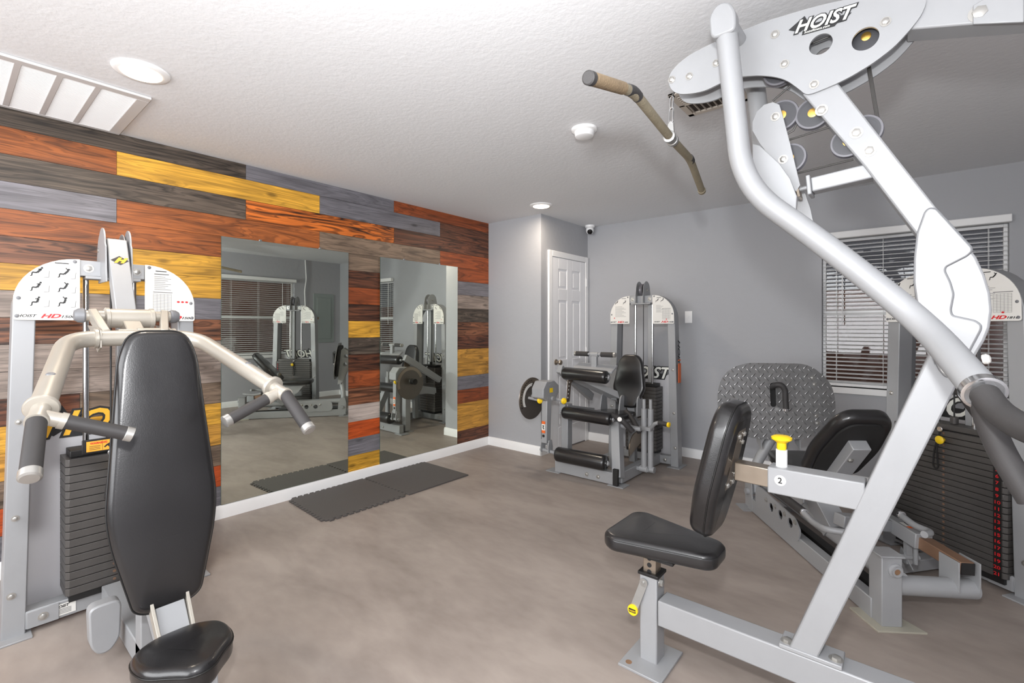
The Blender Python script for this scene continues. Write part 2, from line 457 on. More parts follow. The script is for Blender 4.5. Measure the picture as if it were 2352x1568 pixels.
# plank wall
ZR = [CEIL]+[2.335-.141*i for i in range(17)]      # row boundaries
COLS = dict(o=(140, 77, 34), y=(184, 137, 46), d=(76, 66, 57), g=(100, 98, 103), r=(130, 64, 30), k=(92, 54, 36), w=(108, 91, 76), t=(124, 112, 104),
            R=(165, 70, 26), m=(110, 70, 48), O=(186, 98, 34), b=(168, 122, 48), l=(152, 141, 134))
FIG = dict(o=.5, y=.35, d=.65, g=.25, r=.45, k=.75, w=.4, t=.3, R=.3, m=.8, O=1.0, b=.4, l=.15)
J = [.19, .663, 1.376, 1.922, 2.629, 3.18, 3.885]
ROWS = [
 [('d', 1.376), ('g', 2.629), ('r', 9)],
 [('o', .663), ('y', 1.922), ('g', 3.18), ('k', 9)],
 [('d', 1.376), ('O', 2.629), ('k', 9)],
 [('g', .663), ('o', 1.922), ('w', 3.18), ('r', 9)],
 [('o', 1.9), ('w', 3.0), ('r', 9)],
 [('m', .663), ('y', 1.6), ('k', 3.0), ('g', 9)],
 [('y', 1.6), ('r', 3.0), ('t', 9)],
 [('t', .663), ('g', 1.6), ('k', 3.0), ('d', 9)],
 [('m', 1.6), ('y', 3.0), ('m', 9)],
 [('t', 1.6), ('d', 3.0), ('k', 9)],
 [('t', 1.6), ('k', 3.0), ('b', 9)],
 [('k', .5), ('w', 1.6), ('r', 3.0), ('b', 9)],
 [('y', 1.6), ('m', 3.0), ('g', 9)],
 [('b', 1.6), ('l', 3.0), ('r', 9)],
 [('w', 1.6), ('R', 3.0), ('b', 9)],
 [('R', 1.6), ('g', 3.0), ('b', 9)],
 [('g', 1.6), ('y', 3.0), ('k', 9)],
]
def plank_wall():
    rnd = random.Random(4); bm = bmesh.new(); data = []
    for i, row in enumerate(ROWS):
        z1, z0 = ZR[i], ZR[i+1]
        if i == len(ROWS)-1: z0 = .0
        y0 = YF
        for code, y1 in row:
            y1 = min(y1, YP)
            segs = [(y0, y1)]
            for s0, s1 in segs:
                x = XL+rnd.uniform(0, .0015); g = .0009
                c = [Vector(v) for v in ((XL-T, s0+g, z0+g), (x, s0+g, z0+g), (x, s1-g, z0+g), (XL-T, s1-g, z0+g), (XL-T, s0+g, z1-g), (x, s0+g, z1-g), (x, s1-g, z1-g), (XL-T, s1-g, z1-g))]
                vs = [bm.verts.new(v) for v in c]
                sh = (rnd.uniform(0, 50), rnd.uniform(0, 50), rnd.uniform(0, 50)); col = srgb(COLS[code]); j = rnd.uniform(.9, 1.1)
                for f in ((0, 3, 2, 1), (4, 5, 6, 7), (0, 1, 5, 4), (1, 2, 6, 5), (2, 3, 7, 6), (3, 0, 4, 7)):
                    bm.faces.new([vs[k] for k in f]); data.append((*[a*j for a in col], 1, sh, FIG[code]))
            y0 = y1
    bmesh.ops.recalc_face_normals(bm, faces=bm.faces)
    me = bpy.data.meshes.new('wall_left'); bm.to_mesh(me); bm.free()
    a = me.attributes.new('stain', 'FLOAT_COLOR', 'FACE'); a.data.foreach_set('color', [v for d in data for v in d[:4]])
    s = me.attributes.new('shift', 'FLOAT_VECTOR', 'FACE'); s.data.foreach_set('vector', [v for d in data for v in d[4]])
    f = me.attributes.new('figure', 'FLOAT', 'FACE'); f.data.foreach_set('value', [d[5] for d in data])
    me.materials.append(wood_mat()); o = bpy.data.objects.new('wall_left', me); COL.objects.link(o); o['kind'] = 'structure'
plank_wall()
# baseboards
def baseboard(name, p, q, n):
    p = Vector(p); q = Vector(q); n = Vector(n); b = MB(); d = (q-p).normalized()
    prof = [(0, 0), (.014, 0), (.014, .07), (.009, .086), (0, .09)]
    pts = [p+n*a+Vector((0, 0, z)) for a, z in prof]
    b.plate3(pts, d, (q-p).length); b.build(name, WHITEP, kind='structure')
baseboard('baseboard_left', (XL, YF, 0), (XL, YP, 0), (1, 0, 0))
baseboard('baseboard_pillar', (XL, YP, 0), (XD+.014, YP, 0), (0, -1, 0))
baseboard('baseboard_door_side', (XD, YP-.014, 0), (XD, 3.985, 0), (1, 0, 0))
baseboard('baseboard_back', (XD, YB, 0), (XR, YB, 0), (0, -1, 0))
baseboard('baseboard_right', (XR, YF, 0), (XR, YB, 0), (-1, 0, 0))
# door in the pillar's side
def door():
    y0, y1, zt = 4.06, 4.715, 2.03
    r = bpy.data.objects.new('door_1', None); COL.objects.link(r); r.location = (XD, (y0+y1)/2, 0); r['kind'] = 'structure'
    r.matrix_world = Matrix.Translation(r.location)
    fr = MB()
    for a, b, z0, z1 in ((y0-.062, y0, 0, zt+.062), (y1, y1+.062, 0, zt+.062), (y0, y1, zt, zt+.062)):
        fr.box((XD-.0, a, z0), (XD+.022, b, z1))
    fr.build('door_casing', WHITEP, r, bevel=.005)
    # leaf with six raised panels
    b = MB(); W = y1-y0; b.box((XD+.001, y0+.003, .012), (XD+.008, y1-.003, zt-.003))
    st = .115; mid = .10; pw = (W-2*st-mid)/2
    rows = [(.24, .80), (.95, 1.58), (1.70, 1.91)]
    zs = [0.012]+[v for r_ in rows for v in r_]+[zt-.003]
    fx0, fx1 = XD+.008, XD+.016
    ys = [y0+.003, y0+st, y0+st+pw, y0+st+pw+mid, y1-st, y1-.003]
    for i in (0, 2, 4): b.box((fx0, ys[i], .012), (fx1, ys[i+1], zt-.003))
    for i in (0, 2, 4, 6):
        for j in (1, 3): b.box((fx0, ys[j], zs[i]), (fx1, ys[j+1], zs[i+1]))
    for z0, z1 in rows:
        for j in (1, 3): b.box((fx0, ys[j]+.028, z0+.028), (fx1-.002, ys[j+1]-.028, z1-.028))
    b.build('door_leaf', DOORW, r, bevel=.004)
    k = MB(); k.lathe([(.03, 0), (.03, .008), (.012, .012), (.012, .035), (.024, .045), (.028, .058), (.022, .07), (0, .073)], (XD+.016, y0+.065, .93), (1, 0, 0))
    k.build('door_knob', NICKEL, r)
    h = MB()
    for z in (.25, 1.02, 1.80): h.cyl((XD+.026, y1+.002, z-.045), (XD+.026, y1+.002, z+.045), .007, 10)
    h.build('hinge', WHITEP, r)
door()

GLASS = glass_mat()
def window(n, o, u, W, z0, z1, nrm, label):
    """u along the wall, nrm into the room; o = lower left corner of the opening"""
    o = Vector(o); u = Vector(u); nrm = Vector(nrm); up = Vector((0, 0, 1)); H = z1-z0
    r = bpy.data.objects.new('window_%d' % n, None); COL.objects.link(r); r['kind'] = 'structure'; r.location = o+u*W/2; r.matrix_world = Matrix.Translation(r.location)
    rect = lambda a, b, c, d: [(a, b), (c, b), (c, d), (a, d)]
    f = MB(); base = o-nrm*.10
    def bar(a, b, c, d, t=.035): 
        f.plate3([base+u*x+up*y for x, y in rect(a, b, c, d)], nrm, t)
    bar(0, 0, .022, H); bar(W-.022, 0, W, H); bar(.022, 0, W-.022, .04); bar(.022, H-.02, W-.022, H); bar(.022, H*.5-.02, W-.022, H*.5+.02)
    f.build('window_frame', WHITEP, r, bevel=.002)
    g = MB(); g.plate3([base+nrm*.012+u*x+up*y for x, y in rect(.022, .04, W-.022, H-.02)], nrm, .004); g.build('pane', GLASS, r)
    s = MB(); s.plate3([o-nrm*.10+u*x-up*.0+up*y for x, y in rect(-.0, -.022, W+.0, 0)], nrm, .10)
    s.plate3([o+u*x+up*y for x, y in rect(-.02, -.05, W+.02, 0)], nrm, .018)
    s.build('window_sill', WHITEP, r, bevel=.003)
    # blind
    t = root('window_blind', label, 'blind', o+u*W/2+nrm*.03+up*0, group=None)
    h = MB(); h.plate3([o+u*x+up*y+nrm*.004 for x, y in rect(-.01, H-.005, W+.01, H+.05)], nrm, .055); h.build('head_rail', WHITEP, t, bevel=.006)
    sl = MB(); N = 35; z = .045; pitch = (H-.07)/N; ti = radians(9)
    c0 = o-nrm*.035
    for i in range(N+1):
        c = c0+up*(z+i*pitch)
        a = nrm*cos(ti)-up*sin(ti); bb = up*cos(ti)+nrm*sin(ti)
        p = [c+u*.004-a*.021, c+u*(W-.004)-a*.021, c+u*(W-.004)+a*.021, c+u*.004+a*.021]
        sl.plate3(p, bb, .0028)
    sl.build('slats', WHITEP, t)
    br = MB(); br.plate3([c0+u*x+up*y-nrm*.02 for x, y in rect(.012, .006, W-.012, .03)], nrm, .04); br.build('bottom_rail', WHITEP, t, bevel=.004)
    co = MB()
    for x in (.10, W*.37, W*.63, W-.10):
        for q in (-.024, .024): co.cyl(c0+u*x+up*.01+nrm*q, c0+u*x+up*(H-.01)+nrm*q, .0012, 6)
    co.build('ladder_cord', WHITEP, t)
    wd = MB(); wd.cyl(c0+u*(W*.13)+up*(H-.02)+nrm*.034, c0+u*(W*.13)+up*(H*.42)+nrm*.034, .004, 8); wd.build('tilt_wand', WHITEP, t)
    return r
window(1, (WX0, YB, WZ0), (1, 0, 0), WX1-WX0, WZ0, WZ1, (0, -1, 0), 'white slatted blind over the window behind the leg press on the grey end wall')
window(2, (XR, RY1, WZ0), (0, -1, 0), RY1-RY0, WZ0, WZ1, (-1, 0, 0), 'white slatted blind over the side window, seen only in the left mirror')
# what stands outside the windows
BRICK = mat('brown_stucco', (150, 112, 98), .85, 0, .2, 5, .3, 30)
o = MB().box((-3.5, 7.2, -.3), (3.6, 7.35, 1.75)).build('garden_wall', BRICK); tag(o, 'brown outdoor wall beyond the end window', 'wall')
o = MB().box((3.6, -1, -.3), (3.75, 7.0, 2.2)).build('garden_wall', BRICK); tag(o, 'brown outdoor wall beyond the side window', 'wall')
o = MB().box((-6, -4, -.35), (8, 9, -.3)).build('outdoor_ground', mat('outdoor_concrete', (150, 145, 140), .9, 0, .1)); o['kind'] = 'structure'

light('outdoor_fill', 'POINT', (-.2, 6.2, 2.9), 22, (1, .9, .8), shadow_soft_size=.15)  # added lamp that brightens the brown wall beyond the end window
light('outdoor_fill', 'POINT', (2.6, 3.2, 2.9), 20, (1, .9, .8), shadow_soft_size=.15)  # its added twin for the wall beyond the side window

# mirrors (they lean a hair, top into the room)
MIR = mirror_mat()
def mirror(y0, y1, label):
    r = root('wall_mirror', label, 'mirror', (XL+.002, (y0+y1)/2, .092), group=None)
    g = MB(); z0, z1 = .092, 1.912; le = .0066
    p = [Vector((XL+.008, y0, z0)), Vector((XL+.008, y1, z0)), Vector((XL+.008+le, y1, z1)), Vector((XL+.008+le, y0, z1))]
    g.plate3(p, (1, 0, 0), .0003); g.build('mirror_glass', MIR, r)
    e = MB(); p2 = [a-Vector((.0005, 0, 0)) for a in [Vector((XL+.008, y0-.001, z0-.001)), Vector((XL+.008, y1+.001, z0-.001)), Vector((XL+.008+le, y1+.001, z1+.001)), Vector((XL+.008+le, y0-.001, z1+.001))]]
    e.plate3(p2, (-1, 0, 0), .004); e.build('mirror_backing', mat('mirror_edge', (70, 95, 88), .3), r)
    c = MB()
    for y in (y0+.25, y1-.25):
        c.cbox((XL+.017, y, 1.917), (.012, .02, .012))
    c.build('mirror_clip', CHROME, r, bevel=.002)
mirror(1.216, 2.165, 'frameless tall wall mirror nearest the chest press, left of the plank strip')
mirror(2.476, 3.405, 'frameless tall wall mirror on the plank wall nearer the grey pillar')

# ceiling things
def downlight(px, py, label, watts=7):
    p = onZ(px, py, CEIL); r = root('recessed_light', label, 'light', (p.x, p.y, CEIL-.02), group=None)
    t = MB(); t.lathe([(.075, 0), (.095, .001), (.105, .006), (.108, .012), (.075, .012)], (p.x, p.y, CEIL-.0125), (0, 0, 1), 40); t.build('trim_ring', WHITEP, r)
    d = MB(); d.lathe([(.001, 0), (.074, .001), (.074, .004)], (p.x, p.y, CEIL-.0165), (0, 0, 1), 40)
    d.build('lamp_lens', mat('warm_lens', (255, 232, 200), .4, emis=7), r)
    l = light('downlight', 'AREA', (p.x, p.y, CEIL-.025), watts, (1, .86, .7), shape='DISK', size=.14)
    l.parent = r; l.matrix_parent_inverse = r.matrix_world.inverted()
downlight(325, 163, 'round recessed ceiling light beside the return grille')
downlight(1243, 471, 'round recessed ceiling light in front of the grey pillar')
def return_grille():
    a = onZ(341, 221, CEIL); b = onZ(277, 309.6, CEIL)
    x1 = a.x; x0 = XL+.02; y1 = (a.y+b.y)/2; y0 = y1-1.05
    r = root('return_air_grille', 'large white return air grille on the ceiling edge above the plank wall', 'vent', ((x0+x1)/2, (y0+y1)/2, CEIL-.02))
    f = MB(); z0, z1 = CEIL-.014, CEIL-.001
    for q in ((x0, y0, x0+.03, y1), (x1-.045, y0, x1, y1), (x0+.03, y0, x1-.045, y0+.04), (x0+.03, y1-.05, x1-.045, y1)): f.box((q[0], q[1], z0), (q[2], q[3], z1))
    for k in range(1, 8): yy = y1-.05-k*.133; f.box((x0+.03, yy-.024, z0+.001), (x1-.045, yy, z1))
    f.build('grille_frame', mat('grille_paint', (205, 203, 202), .5), r, bevel=.002)
    l = MB(); n = 40
    for i in range(n):
        x = x0+.03+(x1-.045-x0-.03)*i/n
        l.quadbox([Vector(v) for v in ((x, y0+.04, z0+.003), (x+.0045, y0+.04, z0+.006), (x+.0045, y1-.05, z0+.006), (x, y1-.05, z0+.003), (x, y0+.04, z0+.0045), (x+.0045, y0+.04, z0+.0075), (x+.0045, y1-.05, z0+.0075), (x, y1-.05, z0+.0045))])
    l.build('louvres', WHITEP, r)
    k = MB().box((x0+.03, y0+.04, z0+.008), (x1-.045, y1-.05, z0+.0095)); k.build('grille_backing', mat('grille_dark', (110, 106, 102), .8), r)
return_grille()
def supply_vent():
    a = onZ(1588, 257, CEIL); b = onZ(1662, 322, CEIL)
    x0 = min(a.x, b.x); x1 = x0+.34; y1 = max(a.y, b.y); y0 = min(a.y, b.y)
    cx, cy = (a.x+b.x)/2, (a.y+b.y)/2
    r = root('supply_air_register', 'square ceiling air register behind the pulldown machine frame', 'vent', (a.x+.15, cy, CEIL-.02))
    W = .15; cx = a.x+.13; cy = a.y-.12
    f = MB(); z0, z1 = CEIL-.012, CEIL-.001
    for q in ((-W, -W, -W+.03, W), (W-.03, -W, W, W), (-W, -W, W, -W+.03), (-W, W-.03, W, W), (-W, -.008, W, .008)): f.box((cx+q[0], cy+q[1], z0), (cx+q[2], cy+q[3], z1))
    f.build('register_frame', mat('beige_register', (205, 196, 184), .5), r, bevel=.002)
    l = MB()
    for i in range(9): x = cx-W+.04+i*.029; l.beam((x, cy+.012, z0+.004), (x, cy+W-.03, z0+.004), .002, .012)
    for i in range(5): y = cy-W+.045+i*.02; l.beam((cx-W+.03, y, z0+.004), (cx+W-.03, y, z0+.004), .002, .012)
    l.build('louvres', mat('beige_register', (205, 196, 184), .5), r)
    MB().box((cx-W+.02, cy-W+.02, z1-.003), (cx+W-.02, cy+W-.02, z1)).build('register_backing', mat('vent_dark', (60, 52, 46), .8), r)
supply_vent()
p = onZ(1342, 296, CEIL)
r = root('smoke_detector', 'white round smoke detector on the ceiling left of the pulldown bar', 'detector', (p.x, p.y, CEIL-.05))
MB().lathe([(.04, 0), (.052, .004), (.056, .02), (.058, .035)], (p.x, p.y, CEIL-.05), (0, 0, 1), 36).build('sensor_cap', WHITEP, r)
MB().lathe([(.062, 0), (.072, .006), (.074, .018)], (p.x, p.y, CEIL-.018), (0, 0, 1), 36).build('mounting_base', WHITEP, r)
p = onY(1357, 520, YB-.07); p = Vector((p.x, YB-.09, CEIL))
r = root('security_camera', 'white dome security camera at the ceiling above the door corner', 'camera', (p.x, p.y, CEIL-.1))
MB().lathe([(.036, 0), (.052, .008), (.056, .03)], (p.x, p.y, CEIL-.03), (0, 0, 1), 32).build('mounting_ring', WHITEP, r)
MB().lathe([(.008, 0), (.03, .008), (.042, .03), (.045, .05), (.04, .07)], (p.x, p.y, CEIL-.10), (0, 0, 1), 32).build('camera_body', WHITEP, r)
MB().lathe([(.026, 0), (.03, .01), (.022, .024), (0, .03)], (p.x+.012, p.y-.018, CEIL-.072), (.35, -.8, -.45), 24).build('camera_lens', mat('black_glass', (12, 12, 14), .08), r)
p = onY(1582, 728, YB)
r = root('light_switch', 'white wall plate on the grey wall right of the leg extension machine', 'switch', (p.x, YB, p.z))
MB().cbox((p.x, YB-.004, p.z), (.072, .006, .118)).build('cover_plate', WHITEP, r, bevel=.002)
MB().cbox((p.x, YB-.010, p.z), (.012, .012, .026)).build('toggle', WHITEP, r, bevel=.002)
# electrical panel and its box on the right wall (seen in the left mirror)
r = root('breaker_panel', 'grey breaker panel on the side wall, seen in the left mirror', 'electrical panel', (XR, 4.45, 1.4))
PGR = mat('grey_panel_paint', (150, 158, 156), .45)
MB().box((XR-.012, 4.27, .98), (XR, 4.66, 1.86)).build('panel_trim', PGR, r, bevel=.003)
MB().box((XR-.020, 4.33, 1.05), (XR-.012, 4.60, 1.79)).build('panel_door', PGR, r, bevel=.003)
MB().box((XR-.024, 4.34, 1.40), (XR-.020, 4.36, 1.44)).build('panel_latch', RUST, r)
r = root('junction_box', 'small white junction box with conduit beside the breaker panel', 'electrical box', (XR, 4.15, 1.42))
MB().box((XR-.05, 4.10, 1.33), (XR, 4.22, 1.50)).build('box_body', WHITEP, r, bevel=.004)
MB().tube([(XR-.02, 4.12, 1.50), (XR-.02, 4.10, 1.9), (XR-.02, 4.13, 2.1), (XR-.02, 4.11, CEIL-.002)], .009, .06, 10).build('conduit', WHITEP, r)

# interlocking foam mats on the floor
MATM = mat('black_foam_mat', (82, 78, 76), .75, 0, .06, 20)
nt = MATM.node_tree; bnode = nt.nodes['Principled BSDF']; tcn = nt.nodes.new('ShaderNodeTexCoord'); wv = nt.nodes.new('ShaderNodeTexChecker'); wv.inputs['Scale'].default_value = 110
mpn = nt.nodes.new('ShaderNodeMapping'); mpn.inputs['Rotation'].default_value = (0, 0, radians(45)); nt.links.new(tcn.outputs['Object'], mpn.inputs[0]); nt.links.new(mpn.outputs[0], wv.inputs['Vector'])
bpn = nt.nodes.new('ShaderNodeBump'); bpn.inputs['Strength'].default_value = .5; bpn.inputs['Distance'].default_value = .003; nt.links.new(wv.outputs['Fac'], bpn.inputs['Height']); nt.links.new(bpn.outputs[0], bnode.inputs['Normal'])
def foam_mat(c, teeth, label):
    """c: four floor corners in order; teeth: which sides have tabs"""
    c = [Vector((p.x, p.y, 0)) for p in c]; cen = sum(c, Vector())/4; out = []
    for i in range(4):
        a, b = c[i], c[(i+1) % 4]; d = b-a; L = d.length; d.normalize(); n = d.cross(Vector((0, 0, 1)))
        if n.dot(a-cen) < 0: n = -n
        out.append(a)
        if teeth[i]:
            k = 13; s = L/(2*k+1)
            for j in range(k):
                t0 = (2*j+1)*s; w_ = s*.22
                out += [a+d*t0, a+d*(t0-w_)+n*.022, a+d*(t0+s+w_)+n*.022, a+d*(t0+s)]
    o = Vector((cen.x, cen.y, 0))
    b = MB(); b.plate3([p+Vector((0, 0, .001)) for p in out], (0, 0, 1), .011)
    tag(b.build('foam_mat', MATM, bevel=.002), label, 'mat', 'foam mats in front of the mirrors')
Zf = lambda px, py: onZ(px, py, .012)
foam_mat([Zf(668, 1146), Zf(748, 1194), Zf(932, 1134), Zf(832, 1098)], (1, 1, 1, 1), 'dark interlocking foam mat, the nearer of two by the mirrors')
foam_mat([Zf(838, 1096), Zf(940, 1134), Zf(1076, 1089), Zf(975, 1060)], (0, 0, 0, 1), 'dark interlocking foam mat, farther one below the second mirror')

# ================================================================ MACHINE PARTS SHARED BY THE TOWERS
UP = Vector((0, 0, 1))
def arc(cx, cy, r, a0, a1, n=10, ry=None):
    return [(cx+r*cos(radians(a0+(a1-a0)*i/n)), cy+(ry or r)*sin(radians(a0+(a1-a0)*i/n))) for i in range(n+1)]

def pulley(R, c, ax, r, parent, F=None, w=.022):
    """grooved wheel with dark rim, grey web and brass hub"""
    c = Vector(c); ax = Vector(ax).normalized(); o = c-ax*w/2
    b = MB(); b.lathe([(r*.72, .001), (r*.76, -.0005), (r*.97, 0), (r, .003), (r*.90, w/2), (r, w-.003), (r*.97, w), (r*.76, w+.0005), (r*.72, w-.001)], o, ax, 36)
    wheel = b.build('pulley_wheel', WHEEL, parent, F)
    b = MB(); b.lathe([(r*.86, -.0012), (r*.72, -.0014), (r*.70, .003), (r*.70, w-.003), (r*.72, w+.0014), (r*.86, w+.0012)], o, ax, 36); k = b.build('rim_band', WHEELD, None, F)
    b = MB(); b.lathe([(r*.2, -.004), (r*.28, -.003), (r*.28, w+.003), (r*.2, w+.004)], o, ax, 20); h = b.build('hub', BRASS, None, F)
    for q in (k, h):
        q.data.transform(parent.matrix_world.inverted()); q.parent = wheel
    return wheel

def person_icon(b, o, u, v, s, pose):
    """small seated figure pictogram built from thin bars and a head"""
    n = Vector(u).cross(Vector(v)).normalized(); o = Vector(o); u = Vector(u); v = Vector(v)
    P = lambda p: o+u*p[0]*s+v*p[1]*s
    lean = (.25, .12, -.02)[pose % 3]
    hip = (0, 0); sh = (lean+.15, .48); knee = (-.42, .02); foot = (-.48, -.42); hd = (lean+.2, .62); hand = (lean-.1, .8) if pose >= 3 else (lean-.15, .42)
    for a, c, w in ((hip, sh, .22), (hip, knee, .17), (knee, foot, .12), (sh, hand, .11), (foot, (-.62, -.42), .09)):
        p, q = P(a), P(c); d = (q-p).normalized(); m = n.cross(d)*w*s/2
        b.plate3([p-m, q-m, q+m, p+m], n, .0004)
    c = P(hd); b.plate3([c+(u*cos(t*pi/4)+v*sin(t*pi/4))*.12*s for t in range(8)], n, .0004)

def tower(R, F, half, nplates, pitch, model, logo_fill, logo_edge, numbers=False, figures=3, red_bits=True, seat_back=True, smallz=.08, top_logo='H'):
    """weight-stack tower. F: frame, x to the viewer's right, y to the rear, z up; front face at y=0"""
    # arched frame
    outer = [(-.36, 0)]+[(-.327, 1.33)]+arc(-.117, 1.36, .21, 180, 90, 10, .24)[1:]
    outer = outer+[(-x, z) for x, z in reversed(outer)]
    inner = [(-.288, 0)]+[(-.257, 1.33)]+arc(-.117, 1.36, .14, 180, 90, 10, .17)[1:]
    inner = inner+[(-x, z) for x, z in reversed(inner)]
    b = MB(); b.prism(outer+inner[::-1], (0, .10, 0), (1, 0, 0), (0, 0, 1), .10); fr = b.build('tower_frame', SILVER, R, F, bevel=.004)
    # darker rear channel inside the legs
    b = MB()
    for s in (-1, 1):
        b.beam((s*.315, .118, .03), (s*.285, .118, 1.36), .05, .03, (1, 0, 0))
    b.build('rear_channel', DARKIN, R, F, bevel=.003)
    # cross bar, bolts
    b = MB(); b.box((-.118, -.012, 1.528), (.118, .05, 1.598)); b.box((-.10, -.03, 1.515), (.10, .05, 1.528)); b.build('top_crossbar', SILVER, R, F, bevel=.003)
    bolts([((s*x, y, z), (0, -1, 0), r_) for s in (-1, 1) for x, y, z, r_ in ((.088, -.012, 1.563, .013), (.318, 0, .5, .009), (.308, 0, .9, .009), (.330, 0, .18, .010))], R, F)
    # base crossmember, feet
    b = MB(); b.box((-.29, .0, .02), (.29, .07, .095)); b.build('base_crossmember', SILVER, R, F, bevel=.004)
    for s in (-1, 1):
        MB().box((s*.33-.06, -.05, .0), (s*.33+.06, .14, .008)).build('foot_plate', SILVER, R, F, bevel=.002)
    for s in (-1, 1):
        MB().box((s*.235-.05, -.006, .022), (s*.235+.05, 0, .093)).build('base_bracket', SILVER, R, F, bevel=.002)
    bolts([((s*.235, -.006, .057), (0, -1, 0), .012) for s in (-1, 1)], R, F)
    # shroud with word mark
    b = MB(); b.prism([(-.30, .06), (.30, .06), (.285, .84), (-.285, .84)], (0, .150, 0), (1, 0, 0), (0, 0, 1), .005); sh = b.build('rear_shroud', SHROUD, R, F, bevel=.002)
    L = hoist_logo((-.235, .142, .80), (1, 0, 0), (0, 0, 1), .40, R, F, logo_fill, logo_edge)
    # placards
    for s in (-1, 1):
        pl = [(s*.118, 1.328), (s*.327, 1.328)]+[(s*x, z) for x, z in arc(.122, 1.40, .205, 8, 88, 10, .2)]+[(s*.118, 1.60)]
        pl = rounded(pl, [.012, .012]+[0]*(len(pl)-2))
        if s < 0: pl = pl[::-1]
        b = MB(); b.plate3([Vector((x, -.018, z)) for x, z in pl], (0, 1, 0), .006); pc = b.build('placard', WHITEPL, R, F, bevel=.001)
        ink = MB(); X = lambda x: s*x; y = -.0185; xl = -.31 if s < 0 else .13
        gi = MB()
        if s < 0:
            rows = 3 if figures >= 3 else 1
            for i in range(rows):
                for j in range(2):
                    pk = MB(); person_icon(pk, (xl+.055+j*.085, y, 1.53-i*.063 if figures >= 3 else 1.535), Vector((1, 0, 0)), UP, .034 if figures >= 3 else .03, (i if j == 0 else 3+i)); pk.build('pictogram', INK, R, F)
                    if figures >= 3: gi.plate3([Vector((xl+.078+j*.085+a, y, 1.51-i*.063+c)) for a, c in ((-.002, 0), (.014, .002), (.016, .03), (.014, .03), (.012, .004), (-.002, .002))], (0, -1, 0), .0003)
                if figures >= 3 and i: gi.box((xl+.005, y-.0003, 1.557-i*.063), (xl+.185, y, 1.558-i*.063))
            if figures < 3:
                for i in range(9): gi.box((xl+.04, y-.0003, 1.495-i*.012), (xl+.04+.075+.02*((i*7) % 3), y, 1.4975-i*.012))
            ink.box((xl+.11, y-.0004, 1.575), (xl+.155, y, 1.579))
        else:
            if figures < 3:
                for j in range(2): pk = MB(); person_icon(pk, (xl+.035+j*.05, y, 1.545), Vector((1, 0, 0)), UP, .028, j*3); pk.build('pictogram', INK, R, F)
                ink.box((xl+.03, y-.0004, 1.571), (xl+.075, y, 1.575))
            else:
                ink.box((xl+.03, y-.0004, 1.571), (xl+.075, y, 1.575)); ink.box((xl+.025, y-.0004, 1.557), (xl+.085, y, 1.560))
            for i in range(8):
                gi.box((xl+.025, y-.0003, 1.545-i*.009 if figures >= 3 else 1.50-i*.009), (xl+.07+.012*((i*5) % 3), y, 1.547-i*.009 if figures >= 3 else 1.502-i*.009))
            x0 = xl+(.02 if figures >= 3 else .085)
            for i in range(13): gi.box((x0, y-.0003, 1.46-i*.0075), (x0+.075, y, 1.4612-i*.0075))
            for i in range(6): gi.box((x0+i*.015, y-.0003, 1.37), (x0+i*.015+.0009, y, 1.462))
            gi.box((x0, y-.0004, 1.468), (x0+.08, y, 1.4715))
        ink.build('printed_heading', INK, R, F); gi.build('printed_text', GREYINK, R, F)
        if red_bits:
            rb = MB(); ox = xl+(.125 if s > 0 else .03)
            if s > 0 or figures < 3:
                zz = 1.425 if figures >= 3 else (1.385 if s < 0 else 1.37)
                for i in range(3 if s > 0 and figures >= 3 else 1):
                    rb.plate3([Vector((ox+i*.018+.007*cos(t*pi/3), y-.0004, zz+.005*sin(t*pi/3))) for t in range(6)], (0, 1, 0), .0004)
                if len(rb.bm.faces): rb.build('printed_red_mark', RED, R, F)
                else: rb.bm.free()
            else: rb.bm.free()
        ax_ = -.245 if s < 0 else .205
        a = text('HD', (ax_, y, 1.338), (1, 0, 0), UP, .024, RED, R, F, .35, .0009, 'model_mark', sx=1.7)
        c = text(model, (ax_+.062, y, 1.339), (1, 0, 0), UP, .015, INK, R, F, .3, .0003, 'model_mark', sx=1.6)
        d = text('HOIST', (ax_-.072, y, 1.341), (1, 0, 0), UP, .016, INK, R, F, .35, .0003, 'model_mark', sx=1.25)
        merge([a, c, d], 'model_mark')
        for x, z in ((.315, 1.345), (.31, 1.42), (.135, 1.588)): MB().lathe([(.0075, 0), (.0075, .0012), (.003, .003), (0, .003)], (s*x, -.018, z), (0, -1, 0), 14).build('placard_screw', DARKIN, R, F)
    # guide rods
    for s in (-1, 1): MB().cyl((s*.088, .055, .08), (s*.088, .055, 1.53), .0115, 20).build('guide_rod', CHROME, R, F)
    # rear cable column
    MB().box((.03, .075, .10), (.075, .12, 1.53)).build('cable_column', SILVER, R, F, bevel=.003)
    # weight stack
    z = smallz; pw = MB()
    ch = .012
    outl = [(-half, -.03+ch), (-half+ch, -.03), (half-ch, -.03), (half, -.03+ch), (half, .125), (-half, .125)]
    pw.plate3([Vector((x, y, 0)) for x, y in outl], UP, pitch-.0035)
    first = pw.build('weight_plate', STACK, R, None, bevel=.0012)
    loc = R.matrix_world.inverted() @ F
    # the mesh was built with R's inverse applied; rebuild its vertices in the tower frame
    first.data.transform(R.matrix_world); first.data.transform(loc @ Matrix.Translation((0, 0, z)))
    for i in range(1, nplates):
        c = first.copy(); COL.objects.link(c); c.parent = R; c.location = (0, 0, i*pitch)
    zt = z+nplates*pitch
    b = MB(); b.box((-half+.012, -.022, z-.03), (half-.012, .115, z+.001)); b.box((-half+.02, -.02, z), (half-.02, .11, zt)); b.build('stack_core', STACKGAP, R, F)
    b = MB(); b.cyl((-.06, .045, z-.06), (-.06, .045, z), .045); b.cyl((.06, .045, z-.06), (.06, .045, z), .045); b.build('rubber_bumper', RUBBER, R, F)
